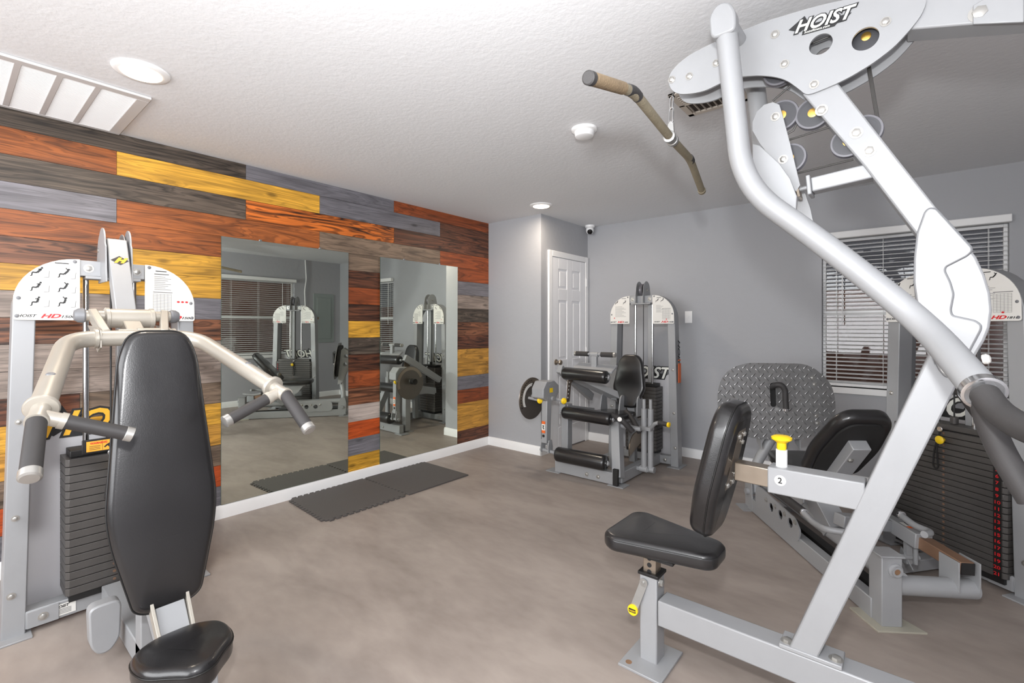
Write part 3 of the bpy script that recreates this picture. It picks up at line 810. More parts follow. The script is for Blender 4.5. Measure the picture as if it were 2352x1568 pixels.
    b = MB(); b.box((-half*.9, -.012, zt), (half*.9, .1, zt+.03)); b.cyl((0, .045, zt+.03), (0, .045, zt+.07), .018); b.build('top_plate', STACKGAP if not numbers else STACK, R, F, bevel=.003)
    b = MB()
    for i in range(nplates): b.cyl((-.0, -.0312, z+(i+.5)*pitch), (0, -.030, z+(i+.5)*pitch), .0062, 12)
    b.build('pin_hole', mat('pin_hole_ring', (120, 92, 74), .5), R, F)
    MB().cyl((0, .045, zt+.06), (0, .045, 1.66), .004, 8).build('lift_cable', CABLE, R, F)
    b = MB(); b.lathe([(.009, 0), (.009, .018), (.02, .02), (.022, .03), (.014, .036), (0, .037)], (0, -.03, zt-pitch*1.6), (0, -1, 0)); b.build('selector_pin', YELLOW, R, F)
    b = MB(); lp = [(-.015, -.055, zt-pitch*1.6-.012), (-.030, -.055, zt-.12), (-.038, -.05, zt-.20), (-.022, -.05, zt-.215), (-.012, -.05, zt-.20), (-.016, -.055, zt-.10), (-.012, -.035, zt+.005)]
    b.tube(lp, .0042, .02, 8); b.build('pin_lanyard', RUBBER, R, F)
    b = MB(); b.lathe([(.012, 0), (.014, .002), (.014, .005), (.012, .007)], (-.012, -.036, zt+.004), (0, -1, 0), 16); b.build('split_ring', CHROME, R, F)
    # pulley head on top
    hw = .036
    b = MB()
    pr = [(-.06, 1.53), (.10, 1.53), (.115, 1.62)]+arc(.03, 1.655, .075, 0, 180, 10, .085)[0:]+[(-.055, 1.60)]
    for s in (-1, 1): b.plate3([Vector((s*hw-(.003 if s < 0 else 0), y, z_)) for y, z_ in pr], (1, 0, 0), .004)
    b.build('pulley_bracket', SILVER, R, F, bevel=.001)
    pulley(R, (0, .03, 1.655), (1, 0, 0), .062, R, F, .03)
    bolts([((s*(hw+.004), .03, 1.655), (s, 0, 0), .01, .01) for s in (-1, 1)], R, F, name='axle_bolt')
    if numbers:
        MB().box((half-.052, -.0306, z), (half-.018, -.0300, zt-pitch)).build('number_strip', STACKGAP, R, F)
        T_ = [text(str(nplates-i), (half-.036, -.0315, z+i*pitch+.008), (1, 0, 0), UP, .023, RED, R, F, 0, .0004, 'plate_number', align='CENTER', sx=1.25) for i in range(nplates-1)]
        merge(T_, 'plate_number')
    return zt

# ================================================================ A: CHEST PRESS by the plank wall
AX, AY = -2.87, .515
RA = root('chest_press_machine', 'silver chest press machine with tall black backrest in front of the plank wall', 'exercise machine', (AX+.4, AY, 0))
# tower faces +X: its local x runs along +Y as seen from the front
FA = Matrix.Translation((AX, AY, 0)) @ Matrix(((0, -1, 0, 0), (1, 0, 0, 0), (0, 0, 1, 0), (0, 0, 0, 1)))
zt = tower(RA, FA, .167, 17, .0355, '1500', LOGOYEL, INK, smallz=.115)
def chest_press():
    R = RA; Y0 = .505
    # front post from tower top down to the press pivot
    b = MB(); b.quadbox([Vector(v) for v in ((-2.66, AY-.036, 1.34), (-2.60, AY-.036, 1.34), (-2.60, AY+.036, 1.34), (-2.66, AY+.036, 1.34), (-2.86, AY-.036, 1.70), (-2.79, AY-.036, 1.70), (-2.79, AY+.036, 1.70), (-2.86, AY+.036, 1.70))])
    b.build('front_post', SILVER, R, bevel=.004)
    b = MB(); pr = [(-2.90, 1.50), (-2.74, 1.50), (-2.755, 1.66)]+[(-2.83+.062*cos(radians(a)), 1.675+.075*sin(radians(a))) for a in range(0, 181, 18)]
    for s in (-1, 1): b.plate3([Vector((x, AY+s*.044-(.004 if s < 0 else 0), z)) for x, z in pr], (0, 1, 0), .006)
    b.build('post_side_plate', SILVER, R, bevel=.001)
    # H emblem
    n = Vector((.874, 0, .486)); o = onX(265, 603, -2.71)
    o = Vector((-2.7335, AY-.028, 1.585)); v = Vector((-.486, 0, .874)); u = Vector((0, 1, 0)); o += n*.004
    e = MB(); e.plate3([o+u*-.004+v*.012, o+u*.028-v*.012, o+u*.060+v*.012, o+u*.028+v*.036], n, .001); d = e.build('emblem', INK, R)
    t = text('H', o+n*.0015+u*.008, u, v, .036, LOGOYEL, R, None, .5, .0025, 'emblem', sx=1.3); merge([d, t], 'emblem')
    # pivot barrel
    py = 1.335; px_ = -2.56
    b = MB(); b.lathe([(.036, 0), (.044, .004), (.044, .016), (.040, .018), (.040, .152), (.044, .154), (.044, .166), (.036, .17)], (px_, AY-.085, py), (0, 1, 0), 32)
    b.build('pivot_barrel', WARM, R)
    b = MB(); b.cyl((px_, AY-.155, py+.01), (px_, AY+.155, py+.01), .022)
    b.build('pivot_shaft', WARM, R)
    for s in (-1, 1):
        MB().lathe([(.026, 0), (.030, .006), (.028, .022), (.020, .034), (.010, .036)], (px_, AY+s*.143, py+.01), (0, s, 0), 6 if 0 else 24).build('pivot_cap', DARKIN, R)
        b = MB(); b.beam((px_, AY+s*.122, py+.02), (-2.41, AY-.01+s*.095, 1.268), .028, .045, (0, 1, 0)); b.build('swing_link', WARM, R, bevel=.004)
        b = MB(); b.plate3([Vector((x, AY-.01+s*.112, z)) for x, z in ((-2.62, py-.03), (-2.58, py-.045), (-2.42, 1.20), (-2.37, 1.22), (-2.37, 1.285), (-2.44, 1.30))], (0, s, 0), .006); b.build('link_gusset', WARM, R, bevel=.001)
        MB().lathe([(.030, 0), (.038, .002), (.038, .012), (.030, .014)], (-2.40, Y0+s*.125-.007, 1.255), (0, 1, 0), 28).build('clamp_collar', WARM, R)
    b = MB(); b.plate3([Vector((x, AY-.03, z)) for x, z in ((-2.60, py-.06), (-2.52, py-.01), (-2.44, 1.28), (-2.44, 1.24))], (0, 1, 0), .06); b.build('centre_link', WARM, R, bevel=.004)
    b = MB(); b.cyl((-2.45, AY+.0, 1.275), (-2.45, AY+.10, 1.275), .02); b.box((-2.47, AY-.06, 1.245), (-2.44, AY+.07, 1.29)); b.build('stop_bumper', WARM, R, bevel=.003)
    # U shaped press arm
    C = Y0
    b = MB(); b.tube([(-1.905, C-.322, 1.067), (-2.40, C-.205, 1.255), (-2.40, C+.205, 1.255), (-1.905, C+.322, 1.067)], .0305, .10, 28, 9); b.build('press_arm', WARM, R)
    for s in (-1, 1):
        e = Vector((-1.905, C+s*.322, 1.067)); d = (e-Vector((-2.40, C+s*.205, 1.255))).normalized()
        MB().lathe([(.031, -.012), (.040, -.008), (.041, 0), (.038, .006), (.026, .008)], e, d, 32).build('end_ring', WARM, R)
        g0 = e+d*.075
        b = MB(); b.cyl(e, g0, .0225); hs = e+d*.045; he = Vector((-1.838, C+s*.128, .968)); d2 = (he-hs).normalized(); b.cyl(hs, hs+d2*.05, .0205); b.cyl(hs+d2*.045, hs+d2*.06, .0235); b.cyl(g0-d*.008, g0+d*.006, .026); b.build('handle_socket', WARM, R)
        g1 = Vector((-1.715, C+s*.360, .935))
        MB().cyl(g0, g1, .0225, 28).build('hand_grip', GRIP, R)
        dd = (g1-g0).normalized(); MB().lathe([(.0225, 0), (.024, .002), (.024, .022), (.019, .026), (0, .027)], g1, dd, 28).build('grip_cap', CHROME if 0 else BOLT, R)
        h1 = he-d2*.02; MB().cyl(hs+d2*.06, h1, .0205, 28).build('hand_grip', GRIP, R)
        MB().lathe([(.0205, 0), (.022, .002), (.022, .020), (.016, .022), (0, .0225)], h1, d2, 28).build('grip_cap', BOLT, R)
        MB().lathe([(.0125, 0), (.010, .004), (0, .006)], e-d*.16+Vector((0, 0, .029)), (0.3, 0, 1), 18).build('bolt_cover', DARKIN, R)
    # backrest: long tapered cushion
    top = Vector((-2.085, Y0, 1.286)); bot = Vector((-1.955, Y0, .335)); v = (top-bot).normalized(); u = Vector((0, 1, 0)); H = (top-bot).length
    pts = [(-.085, H), (.085, H), (.118, H*.90), (.162, H*.36), (.150, H*.25), (.098, .02), (.060, 0), (-.060, 0), (-.098, .02), (-.150, H*.25), (-.162, H*.36), (-.118, H*.90)]
    pts = rounded(pts, [.05, .05, .04, .06, .06, .06, .03, .03, .06, .06, .06, .04], 5)
    n = u.cross(v)
    b = MB(); b.pad(pts, bot-n*.062, u, v, .062, .022, .004); bk = b.build('backrest', LEATHER, R, smooth=60)
    P3 = []
    for p in pts: P3.append(bot-n*.020+u*p[0]*1.004+v*(p[1]+(p[1]-H/2)*.004))
    P3.append(P3[0]); q = MB(); q.tube([a for a in P3], .0028, 0, 6, 1, False); pp = q.build('piping', PIPING, R, smooth=80); pp.parent = bk
    b = MB(); b.prism([(x*.86, .05+y*.92) for x, y in pts], bot-n*.074, u, v, .012); b.build('backrest_board', RUBBER, R)
    # post behind the backrest
    b = MB(); b.beam((-2.34, Y0-.02, 1.18), (-2.12, Y0-.02, .34), .05, .06, (0, 1, 0)); b.build('backrest_post', SILVER, R, bevel=.004)
    b = MB(); b.beam((-2.30, Y0-.05, 1.16), (-2.22, Y0-.05, .75), .008, .05, (0, 1, 0)); b.bolt((-2.27, Y0-.055, 1.05), (0, -1, 0), .009); b.bolt((-2.25, Y0-.055, .95), (0, -1, 0), .009); b.build('adjuster_plate', CHROME, R)
    # spine beam and seat carriage
    b = MB(); b.beam((-2.83, Y0, .075), (-2.15, Y0, .075), .076, .09, (0, 1, 0)); b.build('spine_beam', SILVER, R, bevel=.004)
    b = MB(); b.beam((-2.20, Y0, .40), (-1.62, Y0, .035), .076, .10, (0, 1, 0)); b.build('slanted_rail', SILVER, R, bevel=.004)
    b = MB(); b.beam((-2.20, Y0, .05), (-2.20, Y0, .40), .076, .076, (0, 1, 0)); b.build('support_post', SILVER, R, bevel=.004)
    b = MB(); b.plate3([Vector((-2.44, Y0-.105+a, .235+c)) for a, c in rounded([(-.045, 0), (-.04, -.15), (-.015, -.19), (.02, -.19), (.05, -.15), (.055, 0)], .03, 4)], (1, 0, 0), .06); b.build('counterweight', SILVER, R, bevel=.008)
    for s in (-1, 1):
        b = MB(); b.beam((-1.985, Y0+s*.052, .37), (-1.83, Y0+s*.046, .20), .010, .035, (0, 1, 0)); b.build('seat_bracket', WARM, R, bevel=.001)
    b = MB(); b.beam((-1.97, Y0, .345), (-1.85, Y0, .21), .085, .02, (0, 1, 0)); cr = b.build('seat_carriage', SILVER, R, bevel=.003)
    d = (Vector((-1.85, 0, .21))-Vector((-1.97, 0, .345))).normalized(); uu = Vector((0, 1, 0)); vv = -d; nn = uu.cross(vv); c = Vector((-1.906, Y0-.03, .262))+nn*.0115
    q = MB(); q.plate3([c, c+uu*.06, c+uu*.06+vv*.055, c+vv*.055], nn, .001); lb = q.build('warning_label', AMBER, R)
    q = MB(); q.plate3([c+nn*.001+uu*a+vv*e for a, e in ((.004, .004), (.056, .004), (.056, .016), (.004, .016))], nn, .0006)
    q.plate3([c+nn*.001+uu*a+vv*e for a, e in ((.012, .022), (.030, .030), (.048, .028), (.050, .036), (.036, .038), (.030, .046), (.024, .044), (.028, .036), (.010, .028))], nn, .0006); q.build('warning_pictogram', ORANGE if 0 else INK, R)
    # seat: saddle shaped
    o = Vector((-1.715, Y0-.018, .236)); v = Vector((1, 0, .02)).normalized()
    pts = [(-.060, -.145), (.060, -.145), (.125, -.095), (.134, -.03), (.118, .04), (.07, .085), (.035, .128), (0, .138), (-.035, .128), (-.07, .085), (-.118, .04), (-.134, -.03), (-.125, -.095)]
    pts = rounded(pts, .05, 4)
    u = Vector((0, 1, 0)); n = u.cross(v)
    b = MB(); b.pad([(-x, y) for x, y in pts], o, -u, v, .078, .024, .008)
    st = b.build('seat', LEATHER, R, smooth=60)
    q = MB(); L_ = [o+UP*.056+u*p[0]*1.0+v*p[1]*1.0 for p in pts]; L_.append(L_[0]); q.tube(L_, .003, 0, 6, 1, False); pp = q.build('piping', PIPING, R, smooth=80); pp.parent = st
    b = MB(); b.beam((-1.80, Y0, .20), (-1.60, Y0, .235), .06, .05, (0, 1, 0)); b.beam((-1.62, Y0, .0), (-1.62, Y0, .22), .06, .06, (0, 1, 0)); b.build('seat_post', SILVER, R, bevel=.004)
    MB().box((-1.70, Y0-.14, 0), (-1.56, Y0+.14, .012)).build('foot_plate', SILVER, R, bevel=.002)
    # base labels
    c = onX(122, 1412, AX+.002)
    q = MB(); q.box((AX+.0015, AY-.205, .033), (AX+.0025, AY-.13, .082)); lb = q.build('serial_label', WHITEPL, R)
    t = text('HOIST', (AX+.003, AY-.200, .066), (0, 1, 0), UP, .016, INK, R, None, .3, .0004, 'serial_print')
    q = MB()
    for i in range(4): q.box((AX+.0026, AY-.198, .058-i*.006), (AX+.0032, AY-.145, .0605-i*.006))
    merge([t, q.build('serial_print', GREYINK, R)], 'serial_print')
    # warning plate on top of the stack
    q = MB(); q.box((AX+.034, AY-.115, zt+.012), (AX+.040, AY+.03, zt+.075)); q.build('stack_cover', STACKGAP, R, bevel=.003)
    q = MB(); q.box((AX+.0405, AY-.10, zt+.02), (AX+.0412, AY-.005, zt+.066)); q.build('warning_label', AMBER, R)
    t = text('WARNING', (AX+.042, AY-.088, zt+.052), (0, 1, 0), UP, .0125, RED, R, None, 0, .0003, 'warning_print')
    q = MB(); q.box((AX+.0413, AY-.045, zt+.022), (AX+.0418, AY-.044, zt+.064))
    for i in range(3): q.box((AX+.0413, AY-.09, zt+.028+i*.007), (AX+.0418, AY-.052, zt+.030+i*.007))
    q.plate3([Vector((AX+.0413, AY-.04+a, zt+.025+c_)) for a, c_ in ((0, .01), (.01, .02), (.025, .028), (.03, .022), (.022, .018), (.028, .006), (.02, .004), (.014, .014), (.004, .006))], (1, 0, 0), .0005)
    merge([t, q.build('warning_print', INK, R)], 'warning_print')
chest_press()

# ================================================================ B: LEG EXTENSION by the door
BY, BX = 4.35, -2.015
RB = root('leg_extension_machine', 'silver leg extension machine with black rollers in front of the white door', 'exercise machine', (BX, 3.8, 0))
FB = Matrix.Translation((BX, BY, 0))
tower(RB, FB, .16, 18, .0335, '1400', WHITEINK, INK, smallz=.125, figures=1)
def leg_extension():
    R = RB
    text('HOIST', (BX+.345, BY+.03, 1.18), (0, 0, -1), (0, 1, 0), .07, INK, R, None, .3, .002, 'side_lettering', sx=1.3)
    q = MB(); q.box((BX+.351, BY+.02, .78), (BX+.3545, BY+.08, .96)); q.box((BX+.350, BY+.02, .985), (BX+.3535, BY+.08, .995)); q.build('side_label', ORANGE, R)
    # base frame
    b = MB(); b.beam((-2.46, 3.56, .055), (-1.86, 3.56, .055), .065, .10, (0, 1, 0)); b.build('front_crossmember', SILVER, R, bevel=.004)
    bolts([((-2.13, 3.527, .045), (0, -1, 0), .012), ((-2.02, 3.527, .045), (0, -1, 0), .012)], R)
    for x in (-2.47, -1.85): MB().box((x-.07, 3.50, 0), (x+.07, 3.62, .008)).build('foot_plate', SILVER, R, bevel=.002)
    MB().box((-1.872, 3.500, .012), (-1.828, 3.527, .145)).build('rubber_cap', RUBBER, R, bevel=.003)
    b = MB(); b.beam((-1.86, 3.58, .06), (-1.86, 4.36, .06), .065, .09, (1, 0, 0)); b.build('side_beam', SILVER, R, bevel=.004)
    b = MB(); b.beam((-1.85, 3.56, .06), (-1.95, 3.72, .50), .075, .085, (1, 0, 0)); b.build('slanted_post', SILVER, R, bevel=.004)
    b = MB(); b.beam((-2.42, 3.66, .02), (-2.42, 3.66, .60), .07, .075, (1, 0, 0)); b.build('lever_post', SILVER, R, bevel=.004)
    MB().box((-2.47, 3.60, 0), (-2.37, 3.74, .008)).build('foot_plate', SILVER, R, bevel=.002)
    b = MB(); b.beam((-2.42, 3.58, .56), (-2.42, 4.10, .46), .06, .09, (1, 0, 0)); b.build('lever_beam', SILVER, R, bevel=.004)
    b = MB(); b.beam((-2.42, 4.10, .46), (-2.0, 4.12, .40), .06, .08, (0, 0, 1)); b.beam((-2.0, 4.12, .40), (-1.95, 4.36, .40), .06, .08, (0, 0, 1)); b.beam((-2.0, 4.12, .40), (-2.0, 4.14, .05), .06, .06, (1, 0, 0)); b.build('rear_beam', SILVER, R, bevel=.004)
    # lever disc, head block and arm
    dc = Vector((-2.70, 3.50, .64))
    MB().lathe([(.19, 0), (.193, .003), (.19, .007)], dc, (1, 0, 0), 48).build('range_disc', mat('dark_disc', (112, 106, 100), .35, .6), R)
    b = MB(); ring = [dc+Vector((-.002, 0, 0))+Vector((0, cos(radians(a)), sin(radians(a))))*.185 for a in range(20, 201, 9)]+[dc+Vector((-.002, 0, 0))+Vector((0, cos(radians(a)), sin(radians(a))))*.15 for a in range(200, 19, -9)]
    b.plate3(ring, (1, 0, 0), .012); b.build('range_scale', NICKEL, R)
    b = MB()
    for i in range(14):
        a = radians(95+i*8.5); c = dc+Vector((.0105, cos(a)*.168, sin(a)*.168)); b.cyl(c, c+Vector((.001, 0, 0)), .006, 10)
    b.build('range_hole', INK, R)
    b = MB(); ring = [dc+Vector((.008, 0, 0))+Vector((0, cos(radians(a)), sin(radians(a))))*.142 for a in range(90, 216, 9)]+[dc+Vector((.008, 0, 0))+Vector((0, cos(radians(a)), sin(radians(a))))*.118 for a in range(215, 89, -9)]
    b.plate3(ring, (1, 0, 0), .004); b.build('printed_scale', WHITEPL, R)
    b = MB(); b.cyl((-2.79, 3.50, .66), (-2.73, 3.50, .66), .034); b.build('disc_counterweight', RUBBER, R)
    b = MB(); b.cyl((-2.74, 3.50, .66), (-2.45, 3.50, .66), .02); b.build('lever_shaft', SILVER, R)
    hp = [(-.12, -.05), (-.06, -.085), (.06, -.085), (.115, -.02), (.115, .045), (.05, .09), (-.07, .09), (-.12, .03)]
    b = MB(); b.plate3([Vector((-2.60, 3.49+a, .725+c)) for a, c in hp], (1, 0, 0), .13); b.build('lever_head', SILVER, R, bevel=.006)
    q = MB(); q.box((-2.5699+.102, 3.46, .715), (-2.468, 3.51, .755)); q.build('head_label', YELLOW, R)
    b = MB(); b.beam((-2.50, 3.46, .68), (-2.50, 3.45, .27), .062, .07, (1, 0, 0), .055, .06); b.build('lever_arm', SILVER, R, bevel=.004)
    q = MB(); q.box((-2.524, 3.4175, .44), (-2.488, 3.424, .465)); q.box((-2.524, 3.4175, .36), (-2.488, 3.424, .385)); q.build('arm_label', ORANGE, R)
    q = MB(); q.box((-2.524, 3.416, .385), (-2.488, 3.4235, .44)); q.build('arm_pictogram_plate', WHITEPL, R)
    q = MB(); q.plate3([Vector((-2.507+a, 3.4155, .412+c)) for a, c in ((-.012, .014), (.010, .018), (.004, -.004), (.012, -.012), (.004, -.02), (-.006, -.006), (-.002, .006))], (0, 1, 0), .001); q.cyl((-2.506, 3.4165, .335), (-2.506, 3.42, .335), .012); q.build('arm_pictogram', INK, R)
    b = MB()
    for x in (-2.535, -2.455): b.plate3([Vector((x-.004, 3.45+a, .24+c)) for a, c in ((-.03, -.05), (.03, -.05), (.035, .0), (.02, .06), (-.02, .06), (-.035, 0))], (1, 0, 0), .008)
    b.cyl((-2.56, 3.45, .205), (-2.34, 3.46, .19), .016); b.build('roller_clamp', SILVER, R)
    for x, y, z in ((-2.55, 3.42, .645), (-2.39, 3.56, .64)):
        b = MB(); b.cyl((x-.12, y, z+.01), (x, y, z), .013); b.build('pull_pin_sleeve', SILVER, R)
        MB().lathe([(.012, 0), (.026, .004), (.028, .014), (.016, .026), (.016, .032), (0, .034)], (x, y, z), (.85, -.5, 0), 16).build('pull_knob', YELLOW, R)
    # toothed quadrant plate
    b = MB(); b.plate3([Vector((-2.40, 3.62+a, .62+c)) for a, c in ((0, 0), (.03, .26), (.16, .28), (.12, .20), (.07, .16), (.045, 0))], (1, 0, 0), .008); b.build('quadrant_plate', mat('bronze_plate', (120, 108, 98), .35, .6), R)
    b = MB()
    for i in range(6): b.cyl((-2.3915, 3.635+i*.006, .66+i*.034), (-2.3905, 3.635+i*.006, .66+i*.034), .007, 10)
    b.build('quadrant_hole', WHITEPL, R)
    # rollers
    def roller(a, c, r, extra=True):
        a = Vector(a); c = Vector(c); d = (c-a).normalized(); L = (c-a).length
        b = MB(); b.lathe([(r*.55, 0), (r*.85, .004), (r*.97, .014), (r, .03), (r, L-.03), (r*.97, L-.014), (r*.85, L-.004), (r*.5, L)], a, d, 36); o = b.build('roller_pad', LEATHER, R, smooth=60)
        b = MB(); b.cyl(a-d*.03, c+d*.02, .014); b.build('roller_axle', SILVER, R)
        b = MB(); b.lathe([(.022, 0), (.024, .008), (.012, .012)], c, d, 20); b.build('roller_end_cap', CHROME, R)
    roller((-2.395, 3.46, .188), (-1.925, 3.50, .180), .064)
    roller((-2.40, 3.58, .535), (-1.92, 3.58, .53), .056)
    roller((-2.40, 3.58, .885), (-1.96, 3.58, .875), .056)
    # thigh pad carriage
    b = MB(); b.beam((-2.46, 3.60, .92), (-2.46, 4.16, .60), .05, .075, (1, 0, 0)); b.build('thigh_arm', SILVER, R, bevel=.004)
    b = MB(); b.plate3([Vector((x, y, z)) for x, y, z in ((-2.33, 3.60, .915), (-1.93, 3.60, .905), (-1.93, 3.70, .955), (-2.30, 3.70, .965))], Vector((0, -.4, 1)), .018); b.build('thigh_bracket', SILVER, R, bevel=.004)
    b = MB(); b.beam((-2.13, 3.66, .93), (-2.13, 3.66, 1.055), .05, .035, (1, 0, 0)); b.cyl((-2.33, 3.66, 1.06), (-1.93, 3.66, 1.06), .012); b.lathe([(.022, -.035), (.022, .035)], (-2.13, 3.66, 1.055), (1, 0, 0), 20); b.build('handlebar', SILVER, R, bevel=.003)
    for s in (-1, 1):
        MB().cyl((-2.13+s*.065, 3.66, 1.06), (-2.13+s*.185, 3.66, 1.06), .0215, 24).build('hand_grip', GRIP, R)
        MB().lathe([(.022, 0), (.022, .016), (.016, .02)], (-2.13+s*.185, 3.66, 1.06), (s, 0, 0), 20).build('grip_cap', BOLT, R)
    b = MB(); b.beam((-2.40, 3.78, .83), (-2.06, 4.08, .62), .10, .06, (1, 0, 0)); b.cyl((-2.16, 4.03, .64), (-2.02, 4.03, .64), .026); b.build('carriage_beam', SILVER, R, bevel=.004)
    for x in (-2.22, -2.03):
        b = MB(); b.plate3([Vector((x, 3.97+a, .46+c)) for a, c in arc(0, .17, .05, 0, 180, 8)+[(-.09, 0), (.07, 0)]], (1, 0, 0), .012); b.build('yoke_plate', SILVER, R, bevel=.001)
    # seat and backrest
    so = Vector((-2.04, 3.82, .50)); pts = rounded([(-.15, -.20), (.15, -.20), (.17, .0), (.13, .20), (-.13, .20), (-.17, 0)], .05, 4)
    b = MB(); b.pad(pts, so, (1, 0, 0), (0, 1, -.06), .05, .02, .003); b.build('seat', LEATHER, R, smooth=60)
    b = MB(); b.box((-2.17, 3.66, .470), (-1.91, 3.99, .498)); b.beam((-2.04, 3.85, .05), (-2.04, 3.85, .48), .07, .07, (1, 0, 0)); b.build('seat_support', SILVER, R, bevel=.004)
    bc = Vector((-1.995, 4.04, .56)); v = Vector((0, .17, 1)).normalized(); H = .485
    pts = [(-.070, H), (.070, H), (.115, H*.88), (.158, H*.36), (.085, .01), (.05, 0), (-.05, 0), (-.085, .01), (-.158, H*.36), (-.115, H*.88)]; pts = rounded(pts, .035, 4)
    u = Vector((1, 0, 0)); n = u.cross(v)
    b = MB(); b.pad(pts, bc, u, v, .055, .02, .003); b.build('backrest', LEATHER, R, smooth=60)
    b = MB(); b.prism([(x*.85, .04+y*.85) for x, y in pts], bc-n*.014, u, v, .014); b.build('backrest_board', RUBBER, R)
    b = MB(); b.beam((-1.98, 4.06, .60), (-1.98, 4.12, .30), .07, .05, (1, 0, 0)); b.plate3([Vector((-1.885, 4.02+a, .50+c)) for a, c in arc(0, .13, .055, 0, 180, 8)+[(-.06, 0), (.06, 0)]], (1, 0, 0), .01); b.build('backrest_hinge', SILVER, R, bevel=.002)
    # twin struts on the right, with swing handles
    for dx, dy in ((0, 0), (.05, .02)):
        b = MB(); b.cyl((-1.765+dx, 3.86+dy, .10), (-1.765+dx, 3.86+dy, .60), .024); b.cyl((-1.80+dx, 3.86+dy, .085), (-1.73+dx, 3.86+dy, .085), .027); b.cyl((-1.765+dx, 3.86+dy, .60), (-1.765+dx, 3.86+dy, .68), .014); b.build('support_strut', SILVER, R)
    b = MB(); b.beam((-1.87, 3.86, .085), (-1.72, 3.86, .085), .03, .03); b.build('strut_foot', SILVER, R)
    b = MB(); b.tube([(-1.92, 3.72, .51), (-1.80, 3.70, .45), (-1.72, 3.70, .455)], .017, .04, 16); b.cyl((-1.93, 3.72, .46), (-1.74, 3.72, .45), .02); b.build('seat_handle_tube', SILVER, R)
    b = MB(); b.tube([(-1.93, 3.60, .565), (-1.83, 3.58, .54), (-1.765, 3.64, .44)], .023, .05, 20); b.build('hand_grip', GRIP, R)
    b = MB(); b.tube([(-1.93, 3.85, .56), (-1.85, 3.80, .52), (-1.75, 3.74, .42)], .021, .05, 20); b.build('hand_grip', GRIP, R)
    MB().cyl((-1.835, 3.552, .545), (-1.832, 3.545, .547), .018).build('grip_cap', WHITEPL, R)
    b = MB(); b.tube([(-1.76, 3.86, .42), (-1.70, 3.84, .44), (-1.64, 3.80, .50), (-1.60, 3.80, .51)], .015, .03, 16); b.box((-1.80, 3.82, .42), (-1.69, 3.90, .45)); b.build('adjuster_lever', SILVER, R, bevel=.002)
    b = MB(); b.cyl((-1.61, 3.80, .51), (-1.53, 3.79, .505), .019); b.build('hand_grip', GRIP, R)
    MB().lathe([(.019, 0), (.021, .003), (.021, .016), (.014, .02)], (-1.53, 3.79, .505), (1, -.1, -.05), 20).build('grip_cap', YELLOW, R)
    # curved cam behind the post
    b = MB(); b.plate3([Vector((-1.90, 3.98+a, .22+c)) for a, c in arc(0, 0, .14, 20, 200, 14)], (1, 0, 0), .01); b.build('cam_plate', NICKEL, R)
leg_extension()

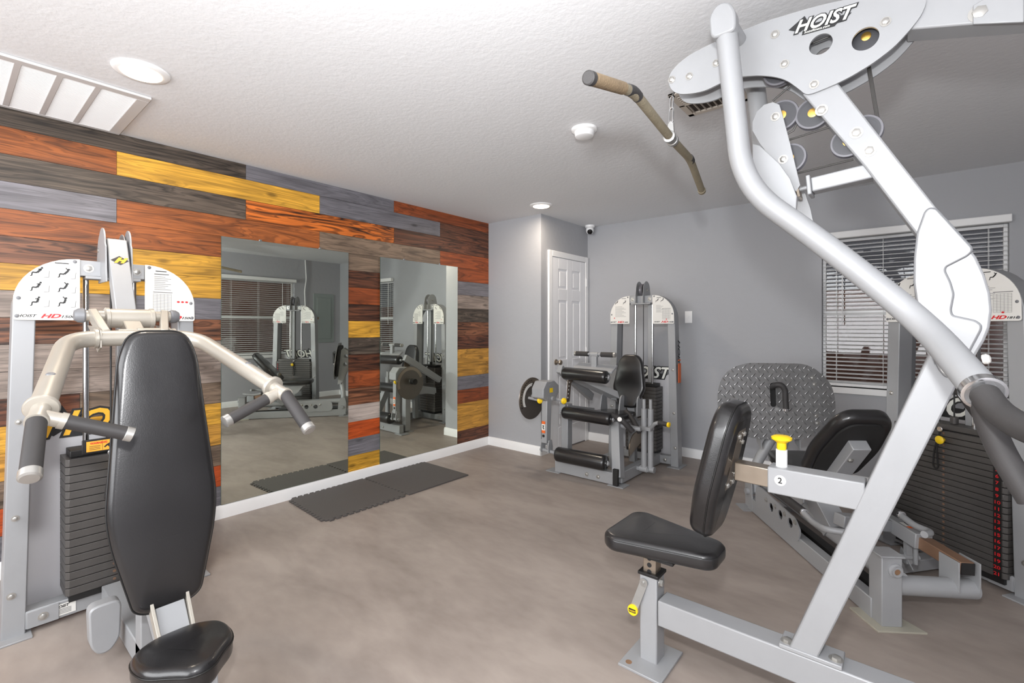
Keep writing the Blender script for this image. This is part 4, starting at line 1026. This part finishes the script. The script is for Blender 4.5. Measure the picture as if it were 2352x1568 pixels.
# ================================================================ C: PULLDOWN / MID ROW in the foreground
YN, YC = 1.75, 1.79        # near face of the frame and its middle plane
RC = root('lat_pulldown_machine', 'large silver pulldown and row machine towering in the right foreground', 'exercise machine', (-.3, YC, 0))
def pulldown():
    R = RC; N = Vector((0, 1, 0))
    P = lambda px, py, y=YN: onY(px, py, y)
    W2 = 2*(YC-YN)
    def flat(pts, name, m, y=YN, t=W2, bevel=.005, holes=(), rnd=0, bl=None):
        q = [P(a, c, y) for a, c in pts]
        if rnd: q = rounded(q, rnd, 5)
        b = MB(); b.plate3(q, N, t, [[P(a, c, y) for a, c in h] for h in holes]); return b.build(name, m, R, bevel=bevel)
    # base beam along X, seat post, foot plate
    b = MB(); b.beam((-.745, YC, .212), (.50, YC, .212), .086, .096, (0, 1, 0)); b.build('base_beam', SILVER, R, bevel=.005)
    b = MB(); b.beam((-.785, YC, .004), (-.785, YC, .345), .075, .07, (0, 1, 0)); b.build('seat_post', SILVER, R, bevel=.005)
    MB().box((-.87, YC-.12, 0), (-.70, YC+.10, .010)).build('foot_plate', SILVER, R, bevel=.002)
    MB().lathe([(.012, 0), (.012, .0012)], (-.84, YC-.09, .0098), (0, 0, 1), 16).build('foot_bolt', RUST, R)
    b = MB(); b.beam((-.785, YC, .34), (-.785, YC, .425), .052, .052, (0, 1, 0)); st = b.build('seat_stem', NICKEL, R, bevel=.003)
    b = MB()
    for i in range(3): b.cyl((-.785, YC-.0275, .350+i*.026), (-.785, YC-.0255, .350+i*.026), .009, 16); b.cyl((-.8125, YC, .350+i*.026), (-.8105, YC, .350+i*.026), .009, 16)
    b.build('stem_hole', INK, R)
    MB().box((-.826, YC-.042, .336), (-.744, YC+.042, .348)).build('stem_collar', STACKGAP, R, bevel=.002)
    bolts([((-.7475, YC-.01, .315), (1, 0, 0), .013, .012)], R)
    # pull lever with yellow tag on the front of the post
    a = Vector((-.80, YC-.040, .31)); c = Vector((-.835, YC-.052, .205))
    b = MB(); b.beam(a, c, .030, .004, (1, 0, 0)); b.lathe([(.016, 0), (.016, .004)], a+Vector((0, -.003, 0)), (0, -1, 0), 20); b.bolt(a+Vector((0, -.006, 0)), (0, -1, 0), .006, .003); b.build('release_lever', STEEL, R)
    b = MB(); b.lathe([(.019, 0), (.021, .003), (.021, .009), (.019, .012)], c+Vector((-.004, .002, -.010)), (0, -1, 0), 24); b.build('lever_tag', YELLOW, R)
    b = MB(); cc = c+Vector((-.004, -.0105, -.010)); b.box(cc-Vector((.014, .001, .007)), cc+Vector((.014, .0005, .007))); q = b.build('tag_print', INK, R)
    t = text('HOIST', cc+Vector((-.0125, -.0012, -.0035)), (1, 0, 0), UP, .009, YELLOW, R, None, .2, .0001, 'tag_print'); merge([q, t], 'tag_print')
    # seat
    o = Vector((-.75, 1.83, .425))
    pts = [(-.205, -.125), (-.155, -.165), (.19, -.085), (.215, -.055), (.215, .055), (.19, .085), (-.155, .175), (-.205, .14)]
    pts = rounded(pts, .04, 5); b = MB(); b.pad(pts, o, (1, 0, 0), (0, 1, 0), .062, .022, .004); se = b.build('seat', LEATHER, R, smooth=60)
    q = MB(); L_ = [o+Vector((p[0]*.985, p[1]*.98, .048)) for p in pts]; L_.append(L_[0]); q.tube(L_, .0022, 0, 6, 1, False); pp = q.build('seam', PIPING, R, smooth=80); pp.parent = se
    MB().box((-.86, YC-.06, .415), (-.68, YC+.08, .426)).build('seat_board', RUBBER, R)
    # chest pad
    bot = Vector((-.575, YC, .560)); top = Vector((-.470, YC, 1.035)); v = (top-bot).normalized(); H = (top-bot).length; u = Vector((0, -1, 0)); n = u.cross(v)
    pts = [(-.075, H), (.075, H), (.125, H*.86), (.145, H*.35), (.10, .03), (.06, 0), (-.06, 0), (-.10, .03), (-.145, H*.35), (-.125, H*.86)]; pts = rounded(pts, .05, 5)
    b = MB(); b.pad(pts, bot-n*.035, u, v, .082, .03, .006); ch = b.build('chest_pad', LEATHER, R, smooth=60)
    q = MB(); L_ = [bot-n*.012+u*p[0]*.995+v*(p[1]) for p in pts]; L_.append(L_[0]); q.tube(L_, .003, 0, 6, 1, False); pp = q.build('seam', PIPING, R, smooth=80); pp.parent = ch
    # mounting plate (seen from behind)
    c0 = Vector((-.478, YC, .835))
    pl = rounded([(-.045, -.11), (.045, -.11), (.045, .11), (-.045, .11)], .01, 3)
    b = MB(); b.prism(pl, c0, u, v, .008); b.build('pad_plate', NICKEL, R, bevel=.001)
    bolts([(c0+u*a+v*z_-n*.001, -n, .008, .005) for a in (-.03, .03) for z_ in (-.09, .09)]+[(c0+u*-.03+v*z_-n*.001, -n, .008, .005) for z_ in (-.06, .06)], R, name='pad_bolt')
    # pad arm
    s0 = P(1752, 1092, YC); s1 = P(1990, 1146, YC)
    z_a = .80
    b = MB(); b.beam((-.37, YC, .795), (-.11, YC, .795), .075, .085, (0, 1, 0)); b.build('pad_arm', SILVER, R, bevel=.004)
    b = MB(); b.beam((-.475, YC, .80), (-.36, YC, .797), .055, .062, (0, 1, 0)); b.build('pad_slide', NICKEL, R, bevel=.003)
    MB().cyl((-.335, YC, .835), (-.335, YC, .893), .017).build('pull_pin_sleeve', WHITEP, R)
    MB().lathe([(.012, 0), (.015, .006), (.014, .022), (.030, .034), (.031, .041), (.022, .046), (0, .047)], (-.335, YC, .893), (0, 0, 1)).build('pull_knob', YELLOW, R)
    q = MB(); q.lathe([(.017, 0), (.017, .0006)], (-.332, YC-.0376, .800), (0, -1, 0), 28); a = q.build('number_sticker', WHITEPL, R)
    t = text('2', (-.339, YC-.0385, .791), (1, 0, 0), UP, .026, INK, R, None, 0, .0006, 'sticker_number')
    # leaning upright, polygon read off its near face
    flat([(1800, 1512), (1865, 1538), (2207, 868), (2205, 780), (2150, 780)], 'leaning_upright', SILVER)
    b = MB(); b.box((-.335, YC-.045, .260), (-.165, YC+.045, .274)); b.build('upright_foot', SILVER, R, bevel=.003)
    bolts([((-.315, YC-.015, .274), (0, 0, 1), .014, .008), ((-.183, YC-.015, .274), (0, 0, 1), .014, .008)], R, name='foot_bolt')
    # curved section
    flat([(2112, 545), (2185, 522), (2215, 553), (2243, 590), (2262, 630), (2275, 672), (2279, 712), (2274, 752), (2262, 782), (2246, 808), (2222, 850), (2200, 884), (2140, 840), (2118, 780), (2106, 730), (2100, 660)], 'curved_frame', SILVER, bevel=.006)
    # cover plate with waved edge
    cv = [(805, 350), (850, 225), (875, 203), (915, 208), (1128, 440), (1130, 462), (1100, 490), (972, 555), (966, 580), (1000, 650), (1020, 720), (1002, 815), (1012, 850), (1150, 880), (1185, 905), (1184, 932), (1100, 1090), (1045, 1190), (1015, 1222), (970, 1215), (932, 1170), (897, 1090), (868, 1010), (800, 760), (785, 650), (788, 500)]
    cv = [(1800+a/2.614, 400+c/2.614) for a, c in cv]
    flat(cv, 'cover_plate', SILVER, YN-.012, .012, .003, rnd=.006)
    flat([(a, c) for a, c in cv], 'cover_plate', SILVER, YC+(YC-YN), .012, .003, rnd=.006)
    q = [P(a, c, YN-.001) for a, c in cv]; q.append(q[0]); MB().tube(q, .0024, .006, 8, 3, False).build('cover_groove_shade', DARKIN, R)  # dark tube along the plate outline, groove shade put in as colour
    b = MB(); b.bolt(P(2180, 846, YN-.012), (0, -1, 0), .012, .009); b.build('bolt', BOLT, R)
    MB().lathe([(.013, 0), (.014, .008), (.009, .014), (0, .016)], P(2258, 825, YN+.03), (1, -.3, .2), 20).build('stop_bumper', WHITEPL, R)
    # upper beam
    flat([(1842, 215), (1925, 190), (2060, 362), (2195, 532), (2112, 547), (1985, 382)], 'upper_beam', SILVER)
    bolts([(P(a, c), (0, -1, 0), .012, .008) for a, c in ((1887, 253), (1967, 305), (1997, 346))], R, name='beam_bolt')
    # head side plates with two round holes
    hd = [(1537, 190), (1540, 172), (1555, 152), (1585, 128), (1640, 100), (1700, 75), (1760, 51), (1800, 39), (1850, 24), (1900, 11), (1950, 1), (1990, -7), (2050, -16), (2105, -18), (2124, -8), (2128, 8), (2118, 35), (2095, 66), (2055, 110), (2005, 148), (1955, 178), (1925, 193), (1880, 212), (1853, 221), (1838, 208), (1808, 186), (1780, 178), (1745, 175), (1700, 178), (1660, 191), (1622, 210), (1590, 217), (1560, 218), (1543, 208)]
    def ring(cx, cy, r, y, n=28):
        c = P(cx, cy, y); return [c+Vector((cos(2*pi*i/n), 0, sin(2*pi*i/n)))*r for i in range(n)]
    c3 = rounded([P(a, c) for a, c in hd], .02, 3)
    for y, t in ((YN-.008, .008), (YC+(YC-YN)+.008, .008)):
        off = Vector((0, y-YN, 0))
        b = MB(); b.plate3([q+off for q in c3], N, t, [[q+off for q in ring(1886, 104, .031, YN)], [q+off for q in ring(1988, 92, .033, YN)]])
        b.build('head_plate', SILVER, R, smooth=30)
    bolts([(P(a, c, YN-.008), (0, -1, 0), .0095, .007) for a, c in ((1543, 183), (1583, 175), (1645, 145), (1780, 79), (1802, 147), (2034, 50), (1870, 194))], R, name='plate_bolt')
    hoist_logo(P(1824, 78, YN-.0085), (P(1945, 42, YN-.0085)-P(1822, 77, YN-.0085)).normalized(), (-(P(1945, 42)-P(1822, 77)).normalized().z, 0, (P(1945, 42)-P(1822, 77)).normalized().x), .135, R, None, WHITEINK, INK, True)
    # boom to the off-frame stack
    flat([(2080, 68), (2352, 45), (2640, 20), (2640, -170), (2352, -75), (2120, -30)], 'rear_boom', SILVER)
    b = MB(); b.bolt(P(2250, 30), (0, -1, 0), .016, .010); b.build('bolt', BOLT, R)
    flat([(2235, 55), (2235, 12), (2265, -6), (2352, -20), (2352, 50)], 'boom_gusset', SILVER, YN-.008, .008, .002)
    # row arms (near and mirrored far)
    near = [Vector((-.452, 1.612, 2.19)), Vector((-.405, 1.612, 1.735)), Vector((-.188, 1.612, 1.527)), Vector((.020, 1.600, 1.305)), Vector((.112, 1.335, 1.172))]
    near[0] = onY(1668, 72, 1.612); near[1] = onY(1706, 428, 1.612); near[2] = onY(1900, 565, 1.612); near[3] = onD(2128, 748, 1.215); near[4] = onD(2262, 905, .955)
    for sgn in (1, -1):
        mm = (lambda p: p) if sgn > 0 else (lambda p: Vector((p.x, 2*YC-p.y, p.z)))
        pts = [mm(p) for p in near]
        b = MB(); b.tube(pts, .032, .13, 32, 12); b.build('row_arm', SILVER, R)
        e = pts[-1]; d = (pts[-1]-pts[-2]).normalized()
        MB().lathe([(.033, -.02), (.037, -.018), (.037, -.002), (.033, 0)], e, d, 32).build('arm_ring', CHROME, R)
        if sgn > 0:
            h1 = [e-d*.01, onD(2290, 945, .92), onD(2352, 985, .85), onD(2440, 1010, .77)]
            h2 = [e-d*.01, onD(2266, 955, .97), onD(2300, 1040, .96), onD(2370, 1150, .93)]
        else:
            h1 = [e+d*.003, e+d*.05+Vector((.02, .03, -.02)), e+d*.10+Vector((.06, .10, -.02))]
            h2 = [e+d*.003, e+d*.04+Vector((0, -.03, -.05)), e+d*.06+Vector((.05, -.08, -.14))]
        MB().tube(h1, .0245, .05, 24).build('hand_grip', GRIP, R)
        MB().tube(h2, .0225, .05, 24).build('hand_grip', GRIP, R)
        # pivot cap at the top of the arm
        tp = pts[0]; d0 = (pts[0]-pts[1]).normalized(); out = Vector((0, -sgn, 0))
        s_ = Vector((1, 0, .15)).normalized()
        pc = [tp+s_*(-.040)-d0*.02, tp+s_*(.034)-d0*.03, tp+s_*.040+d0*.03, tp+s_*.022+d0*.072, tp-s_*.012+d0*.082, tp-s_*.040+d0*.055]
        b = MB(); b.plate3([q-out*.012 for q in rounded(pc, .02, 4)], out, .012+.034); b.build('arm_head', SILVER, R, bevel=.008)
    b = MB(); c = near[0]+Vector((.0, 0, .03)); b.cyl((c.x+.005, 1.60, c.z), (c.x+.005, 2*YC-1.60, c.z), .022); b.build('arm_pivot_shaft', SILVER, R)
    # brace between the far arm and the head
    # swing bracket with two pulleys
    sw = [(1745, 330), (1728, 300), (1728, 280), (1738, 256), (1755, 240), (1775, 234), (1790, 240), (1797, 262), (1815, 330), (1838, 425), (1828, 440), (1800, 400)]
    for y in (YN+.012, YC+.028): flat(sw, 'swing_plate', SILVER, y, .005, .001)
    fin = [(1728, 330), (1745, 334), (1790, 375), (1815, 410), (1830, 450), (1828, 490), (1760, 455), (1728, 430)]
    flat(fin, 'arm_gusset', SILVER, YN-.055, .008, .002)
    fin2 = [(1838, 425), (1850, 445), (1862, 480), (1870, 520), (1846, 505), (1828, 485)]
    flat(fin2, 'arm_gusset', SILVER, YC+.06, .008, .001)
    bolts([(P(a, c, YN+.012), (0, -1, 0), .010, .007) for a, c in ((1781, 268), (1799, 366))], R, name='bracket_bolt')
    pl = [((1797, 267), .050), ((1868, 262), .050), ((1815, 365), .048), ((1948, 328), .046), ((1985, 303), .048), ((1790, 165), .048), ((1990, 88), .045)]
    for (a, c), r in pl: pulley(R, P(a, c, YC), (0, 1, 0), r, R, None, .022)
    def cab(*q): MB().tube([P(a, c, YC) for a, c in q], .0033, 0, 8, 1).build('pulley_cable', CABLEG, R)
    cab((1815, 197), (1775, 232)); cab((1842, 262), (1822, 300), (1800, 312)); cab((1800, 325), (1905, 292)); cab((1815, 402), (1960, 366)); cab((1993, 150), (2018, 300)); cab((1997, 150), (2020, 290))
    cab((1545, 218), (1570, 180), (1790, 130), (1990, 50), (2352, -20))
    # short stop arm with rubber foot
    b = MB(); b.beam(P(1866, 428, YC), P(2022, 391, YC), .052, .045, (0, 1, 0)); b.build('stop_arm', SILVER, R, bevel=.004)
    b = MB(); d = (P(1866, 428, YC)-P(1985, 400, YC)).normalized(); e = P(1866, 428, YC); b.beam(e, e+d*.012, .068, .062, (0, 1, 0)); b.cyl(e, e+d*.04, .007); b.build('stop_end_cap', SILVER, R, bevel=.003)
    MB().lathe([(.010, 0), (.018, .003), (.018, .012), (.012, .014)], e+d*.036, d, 20).build('rubber_foot', RUBBER, R)
    b = MB(); b.beam(P(1828, 410, YC), P(1838, 455, YC), .05, .008, (0, 1, 0)); b.build('strike_plate', NICKEL, R, bevel=.001)
pulldown()
def lat_bar():
    c = Vector((-.709, 1.785, 2.005))
    R = root('pulldown_bar', 'worn taped pulldown bar hanging under the head of the pulldown machine', 'bar', tuple(c))
    a = onY(1540, 318, 1.785); e0 = Vector((-.672, 1.150, 1.965)); e1 = Vector((-.812, 2.43, 1.962))
    e0 = onD(1350, 178, 1.25); m0 = onD(1455, 210, 1.48); m1 = onD(1585, 365, 2.05); e1 = onD(1612, 438, 2.33); a = onD(1541, 318, 1.80)
    MB().tube([e0+(m0-e0)*.03, m0, a, m1, e1], .0155, .07, 24, 8).build('bar', FADED, R)
    d = (m0-e0).normalized(); q = e0+d*.02
    MB().tube([q, q+(m0-q)*.72], .0178, 0, 24).build('taped_grip', TAN, R)
    MB().lathe([(.015, 0), (.0185, .003), (.0185, .022), (.017, .024)], e0, d, 24).build('bar_end_cap', GRIP, R)
    MB().tube([m0+(q-m0)*.16, m0, m0+(a-m0)*.1], .0172, .03, 24).build('tape_band', GRIP, R)
    d2 = (e1-m1).normalized(); MB().tube([m1+(a-m1)*.06, m1, m1+d2*.02], .0172, .02, 24).build('tape_band', GRIP, R)
    MB().lathe([(.0158, 0), (.018, .002), (.018, .02), (.012, .024), (0, .025)], e1-d2*.012, d2, 24).build('bar_end_cap', FADED, R)
    ax = (m1-m0).normalized(); up = UP
    b = MB(); b.lathe([(.017, -.03), (.022, -.028), (.022, -.012), (.019, -.010), (.019, .010), (.022, .012), (.022, .028), (.017, .03)], a, ax, 28); b.build('swivel_sleeve', STEEL, R)
    b = MB(); lug = [a+Vector((-.013, 0, .012)), a+Vector((.013, 0, .012)), a+Vector((.011, 0, .055)), a+Vector((0, 0, .066)), a+Vector((-.011, 0, .055))]; b.plate3([q-Vector((0, .004, 0)) for q in lug], (0, 1, 0), .008); b.build('swivel_lug', STEEL, R, bevel=.001)
    top = onY(1543, 222, 1.79)
    l0 = a+Vector((0, 0, .052)); 
    def link(p, q, w, name):
        d = (q-p).normalized(); s = d.cross(Vector((.5, 1, 0))).normalized()*w
        q_ = [p-s*.4, p-s+d*w*.9, q-s-d*w*.9, q-s*.4, q+s*.4, q+s-d*w*.9, p+s+d*w*.9, p+s*.4, p-s*.4]
        MB().tube(q_, .0030, .006, 10, 3, False).build(name, CHROME, R)
    mid = l0+(top-l0)*.62
    link(l0, mid, .010, 'snap_hook'); link(mid-(top-l0)*.06, top, .008, 'chain_link')
lat_bar()

# ================================================================ D: LEG PRESS under the window
DC = Vector((.142, 3.492, 0)); du = Vector((.795, -.606, 0)).normalized()
ang = atan2(du.y, du.x)
RD = root('leg_press_machine', 'silver seated leg press with diamond plate footboard below the end window', 'exercise machine', (-.2, 3.2, 0))
FD = Matrix.Translation(DC) @ Matrix.Rotation(ang, 4, 'Z')
tower(RD, FD, .275, 21, .0318, '1810', WHITEINK, INK, numbers=True, figures=1, smallz=.075)
def leg_press():
    R = RD
    s0 = Vector((-.095, 2.665, 0)); s1 = Vector((-.86, 3.72, 0)); s = (s1-s0).normalized(); L = (s1-s0).length   # sled axis, seat end to foot end
    r = Vector((s.y, -s.x, 0))          # to the sled's right (towards the tower)
    Q = lambda a, c, z: s0+s*a+r*c+Vector((0, 0, z))
    # front end: post, foot plate, cross tube
    b = MB(); b.beam(Q(0, 0, .006), Q(0, 0, .305), .085, .085, s); b.build('end_post', SILVER, R, bevel=.004)
    b = MB(); b.beam(Q(0, 0, .305), Q(0, 0, .313), .10, .10, s); b.build('post_cap', SILVER, R, bevel=.002)
    fp = MB(); fp.plate3([Q(-.075, -.08, 0), Q(-.075, .12, 0), Q(.10, .06, 0), Q(.10, -.09, 0)], UP, .008); fp.build('foot_plate', mat('rusted_foot_plate', (178, 174, 160), .5, .3, .12, 12), R, bevel=.001)
    c = Q(-.0425, 0, .25); b = MB(); b.lathe([(.030, 0), (.030, .006), (.022, .009), (.022, .016), (.013, .016), (.012, .004)], c+r*.012, -s, 28); b.build('shaft_collar', SILVER, R)
    MB().lathe([(.012, 0), (.012, .002)], c+r*.012-s*.011, -s, 20).build('shaft_end', RUST, R)
    ct = Vector((.795, .10, 0)).normalized()
    t0 = Q(0, 0, .17); t1 = onZ(2236, 1352, .155); 
    b = MB(); b.cyl(t0, t1, .041, 32); b.build('cross_tube', SILVER, R)
    # stop bracket on tube end and rusty square slide going back
    b = MB(); w = (t1-t0).normalized()
    e0 = t1-w*.10
    for k in (0, 1): 
        o = e0+w*(k*.088)
        b.plate3([o+s*-.045+UP*.0, o+s*.06+UP*.0, o+s*.06+UP*.13, o-s*.045+UP*.13], w, .006)
    b.build('slide_bracket', SILVER, R, bevel=.001)
    m0 = e0+w*.047+UP*.10-s*.03; m1 = m0+s*.33+UP*.02-w*.02
    b = MB(); b.beam(m0, m1, .060, .055, w); b.build('slide_bar', mat('worn_brown_steel', (150, 118, 96), .4, .5, .3, 8), R, bevel=.003)
    b = MB(); b.beam(m0-s*.002, m0-s*.006, .055, .05, w); b.build('slide_bar_plug', RUBBER, R)
    h1 = m1+s*.40+UP*.02
    b = MB(); b.beam(m1-s*.12, h1, .078, .072, w); b.build('carriage_beam', SILVER, R, bevel=.004)
    # small labels on the carriage beam
    nn = UP; c0 = m1-s*.06+UP*.040
    q = MB(); q.plate3([c0-w*.022+s*a_+w*b_ for a_, b_ in ((0, 0), (.02, 0), (.02, .05), (0, .05))], nn, .001); q.plate3([c0-w*.022+s*a_+w*b_ for a_, b_ in ((.08, 0), (.10, 0), (.10, .05), (.08, .05))], nn, .001); q.build('carriage_label', ORANGE, R)
    q = MB(); q.plate3([c0-w*.022+s*a_+w*b_ for a_, b_ in ((.02, 0), (.08, 0), (.08, .05), (.02, .05))], nn, .001); q.build('carriage_label', WHITEPL, R)
    q = MB(); q.plate3([c0-w*.022+UP*.001+s*a_+w*b_ for a_, b_ in ((.03, .015), (.07, .022), (.07, .034), (.05, .030), (.035, .040))], nn, .0006); q.build('label_pictogram', INK, R)
    b = MB(); j = m1+s*.08; b.beam(j, Q(.30, -.02, .33), .06, .065, UP); b.build('carriage_crossbeam', SILVER, R, bevel=.004)
    b = MB(); j2 = m1-s*.02-UP*.04; b.beam(j2-UP*.0, j2-UP*.11, .03, .02, w); b.cyl(j2-UP*.08-w*.10, j2-UP*.08+w*.05, .014); b.plate3([j2-UP*.06-w*.02, j2-UP*.13-s*.03, j2-UP*.14+s*.01, j2-UP*.10+s*.06, j2-UP*.05+s*.05], w, .006); b.cyl(j2-s*.05-UP*.01, j2-s*.05-UP*.09, .010); b.build('latch_linkage', SILVER, R)
    # rails: flat base beam and round guide tube
    b = MB(); b.beam(Q(.02, -.02, .05), Q(L+.02, -.02, .05), .055, .09, r); b.build('base_rail', SILVER, R, bevel=.004)
    b = MB(); b.beam(Q(.42, .30, .05), Q(L+.0, .30, .05), .055, .09, r); b.build('base_rail', SILVER, R, bevel=.004)
    b = MB(); b.beam(Q(.10, .05, .085), Q(L-.06, .05, .085), .05, .03, r); b.build('rail_channel', STACKGAP, R)
    b = MB(); b.cyl(Q(0, .06, .185), Q(L-.02, .06, .20), .041, 32); b.build('guide_tube', SILVER, R)
    # perforated plate with holes near the foot end
    base = Q(.62, -.055, .075); pl = [(0, 0), (.52, 0), (.56, .04), (.55, .12), (.50, .15), (.04, .12), (-.02, .07)]
    holes = [[(cx+.028*cos(2*pi*i/20), .072+.028*sin(2*pi*i/20)) for i in range(20)] for cx in (.09, .21, .33)]
    b = MB(); b.prism(rounded(pl, .02, 3), base, s, UP, .008, holes); b.build('pivot_side_plate', SILVER, R)
    bolts([(base+s*cx+UP*.10-r*.0005, -r, .010, .008) for cx in (.03, .15, .27, .39)], R)
    # foot end clevis and link
    e = Q(L, 0, 0)
    b = MB()
    for c_ in (-.05, .05): b.plate3([e+r*c_+s*a_+UP*z_ for a_, z_ in ((-.06, .02), (.05, .02), (.06, .18), (.04, .26), (-.02, .26), (-.05, .18))], r, .008)
    b.cyl(e-r*.07+UP*.13, e+r*.07+UP*.13, .022); b.build('pivot_clevis', SILVER, R)
    b = MB(); b.beam(e+s*.02-r*.02, e+s*.02+r*.35, .07, .09, UP); b.build('end_crossmember', SILVER, R, bevel=.004)
    MB().plate3([e+s*a_+r*b_ for a_, b_ in ((-.04, -.10), (.10, -.10), (.10, .12), (-.04, .12))], UP, .008).build('foot_plate', SILVER, R)
    # diamond footboard
    pc = Vector((-.731, 3.727, .786)); sn = s.copy(); tilt = radians(6); nrm = (-s*cos(tilt)+UP*sin(tilt)).normalized()
    u = Vector((s.y, -s.x, 0)).normalized(); v = nrm.cross(u).normalized()
    if v.z < 0: v = -v
    n = u.cross(v)
    a_, h_ = .395, .262
    out = rounded([(-a_, -h_*.25), (-a_*.93, -h_*.62), (-a_*.62, -h_*.95), (-a_*.2, -h_*1.02), (a_*.25, -h_*1.02), (a_*.66, -h_*.9), (a_*.95, -h_*.5), (a_, 0), (a_*.93, h_*.5), (a_*.6, h_*.98), (-a_*.55, h_), (-a_*.88, h_*.72), (-a_*1.0, h_*.25)], .12, 5)
    slot = [(-.022+.020*cos(t_), .02+(.085 if sin(t_) > 0 else -.045)+.018*sin(t_)) for t_ in [2*pi*(i+.5)/20 for i in range(20)]]
    b = MB(); b.prism(out, pc, u, v, .006, [slot]); fb = b.build('footboard', diamond_mat(), R)
    me = fb.data; uv = me.uv_layers.new(name='UVMap'); inv = R.matrix_world
    for lp in me.loops:
        p = inv @ me.vertices[lp.vertex_index].co-pc; uv.data[lp.index].uv = (p.dot(u), p.dot(v))
    sd = 1 if n.dot(-pc) > 0 else -1       # side that faces the seat
    face = pc+n*(.006 if sd > 0 else 0); nf = n*sd
    hs = face+u*(-.01)+v*.085
    b = MB(); b.tube([face+u*(-.022)+v*.09-nf*.02, face+u*(-.022)+v*.110+nf*.045, face+u*(.004)+v*.112+nf*.065, face+u*(.030)+v*(.08)+nf*.065, face+u*.036+v*(-.050)+nf*.05], .0185, .03, 24); b.build('footboard_handle', GRIP, R)
    MB().lathe([(.0185, 0), (.020, .002), (.020, .016), (.015, .018)], face+u*.036+v*(-.050)+nf*.05, (-v-nf*.15), 24).build('grip_cap', CHROME, R)
    bolts([(face+u*x_+v*z_, nf, .010, .003) for x_, z_ in ((.25, .16), (.26, .115), (.26, -.10), (.265, -.15))], R, name='footboard_bolt')
    # carrier arms behind the board
    bk = -nf
    b = MB(); b.prism([(x*.86, y*.86) for x, y in out], pc+(bk*.006 if n.dot(bk) > 0 else bk*.034), u, v, .028); b.build('board_backing', RUBBER, R, bevel=.006)
    b = MB()
    for x_ in (-.10, .16): b.plate3([pc+u*x_+bk*a1+v*c1 for a1, c1 in ((.034, -.20), (.034, .16), (.06, .19), (.16, .14), (.20, .02), (.14, -.16), (.10, -.30), (.04, -.34))], u, .008, [[pc+u*x_+bk*(.11+.028*cos(2*pi*i/18))+v*(cz+.028*sin(2*pi*i/18)) for i in range(18)] for cz in (.08, -.04)])
    b.build('board_bracket', SILVER, R)
    b = MB(); b.tube([e+UP*.13, e+UP*.30+s*.02, pc+bk*.06-v*.24], .034, .10, 24); b.build('board_arm', SILVER, R)
    b = MB(); b.tube([e+UP*.13+r*.12, pc+bk*.09+u*.12-v*.15], .028, .10, 24); b.build('board_arm', SILVER, R)
    # seat: backrest seen from behind
    top = Vector((-.150, 2.77, .875)); bot = Vector((-.345, 3.055, .50)); v = (top-bot).normalized(); H = (top-bot).length
    u = r.copy(); n = u.cross(v)     # n points up and to the foot end or back
    if n.dot(s) < 0: u = -u; n = u.cross(v)
    pts = [(-.085, H), (.085, H), (.135, H*.87), (.165, H*.45), (.14, .0), (-.14, 0), (-.165, H*.45), (-.135, H*.87)]; pts = rounded(pts, .06, 5)
    b = MB(); b.pad(pts, bot, u, v, .065, .024, .004); b.build('backrest', LEATHER, R, smooth=60)
    b = MB(); b.prism([(x*.78, H*.07+y*.84) for x, y in pts], bot-n*.010, u, v, .012); b.build('backrest_board', RUBBER, R)
    b = MB(); b.beam(bot-n*.035-v*.10, bot-n*.035+v*H*.68, .085, .055, u); b.build('backrest_channel', SILVER, R, bevel=.004)
    bolts([(bot-n*.063+v*H*.5+u*.02, -n, .010), (bot-n*.063+v*H*.2-u*.02, -n, .010)], R)
    MB().lathe([(.014, 0), (.014, .01), (0, .012)], bot-n*.05+v*H*.10-u*.055, -n, 20).build('tube_plug', BLUEC, R)
    sb = bot+s*.04; so = sb+s*.19-UP*.03
    pts = rounded([(-.15, -.20), (.15, -.20), (.17, .05), (.13, .21), (-.13, .21), (-.17, .05)], .05, 4)
    uu = r; vv = s; 
    b = MB(); b.pad(pts, so, uu if uu.cross(vv).z > 0 else -uu, vv, .06, .022, .003); b.build('seat', LEATHER, R, smooth=60)
    b = MB(); c1 = so-UP*.02; b.beam(c1-s*.18, c1+s*.12, .12, .03, r); b.beam(Q(.46, .06, .21), c1-UP*.01, .12, .10, s); b.build('seat_carriage', SILVER, R, bevel=.004)
    b = MB(); b.plate3([c1+r*-.10+s*a1-UP*c1_ for a1, c1_ in ((-.16, 0), (.10, 0), (.02, .10), (-.10, .18), (-.16, .12))], r, .008); b.build('seat_gusset', SILVER, R)
    # side hand grips
    def onP(px, py, c_):      # on the upright plane c_ metres beside the sled axis
        rr = ray(px, py); o_ = s0+r*c_; t = (o_-ORG).dot(r)/rr.dot(r); return ORG+rr*t
    near = [onP(1940, 1222, -.14), onP(1898, 1216, -.20), onP(1868, 1200, -.20), onP(1846, 1176, -.20), onP(1786, 1130, -.20)]
    for k in (-1, 1):
        if k < 0: g = near
        else: g = [p+r*(2*((s0-p).dot(r))+.0)+r*.06 for p in near]
        MB().tube(g[:4], .015, .04, 20).build('handle_tube', SILVER, R)
        d = (g[4]-g[3]).normalized(); MB().lathe([(.016, -.012), (.020, -.010), (.020, 0), (.016, .002)], g[3], d, 20).build('handle_ring', CHROME, R)
        MB().cyl(g[3], g[4], .021, 24).build('hand_grip', GRIP, R)
    # link between sled and stack
    b = MB(); b.beam(FD @ Vector((0, .03, .05)), Q(.42, .30, .05), .06, .07, UP); b.build('stack_tie_beam', SILVER, R, bevel=.004)
leg_press()
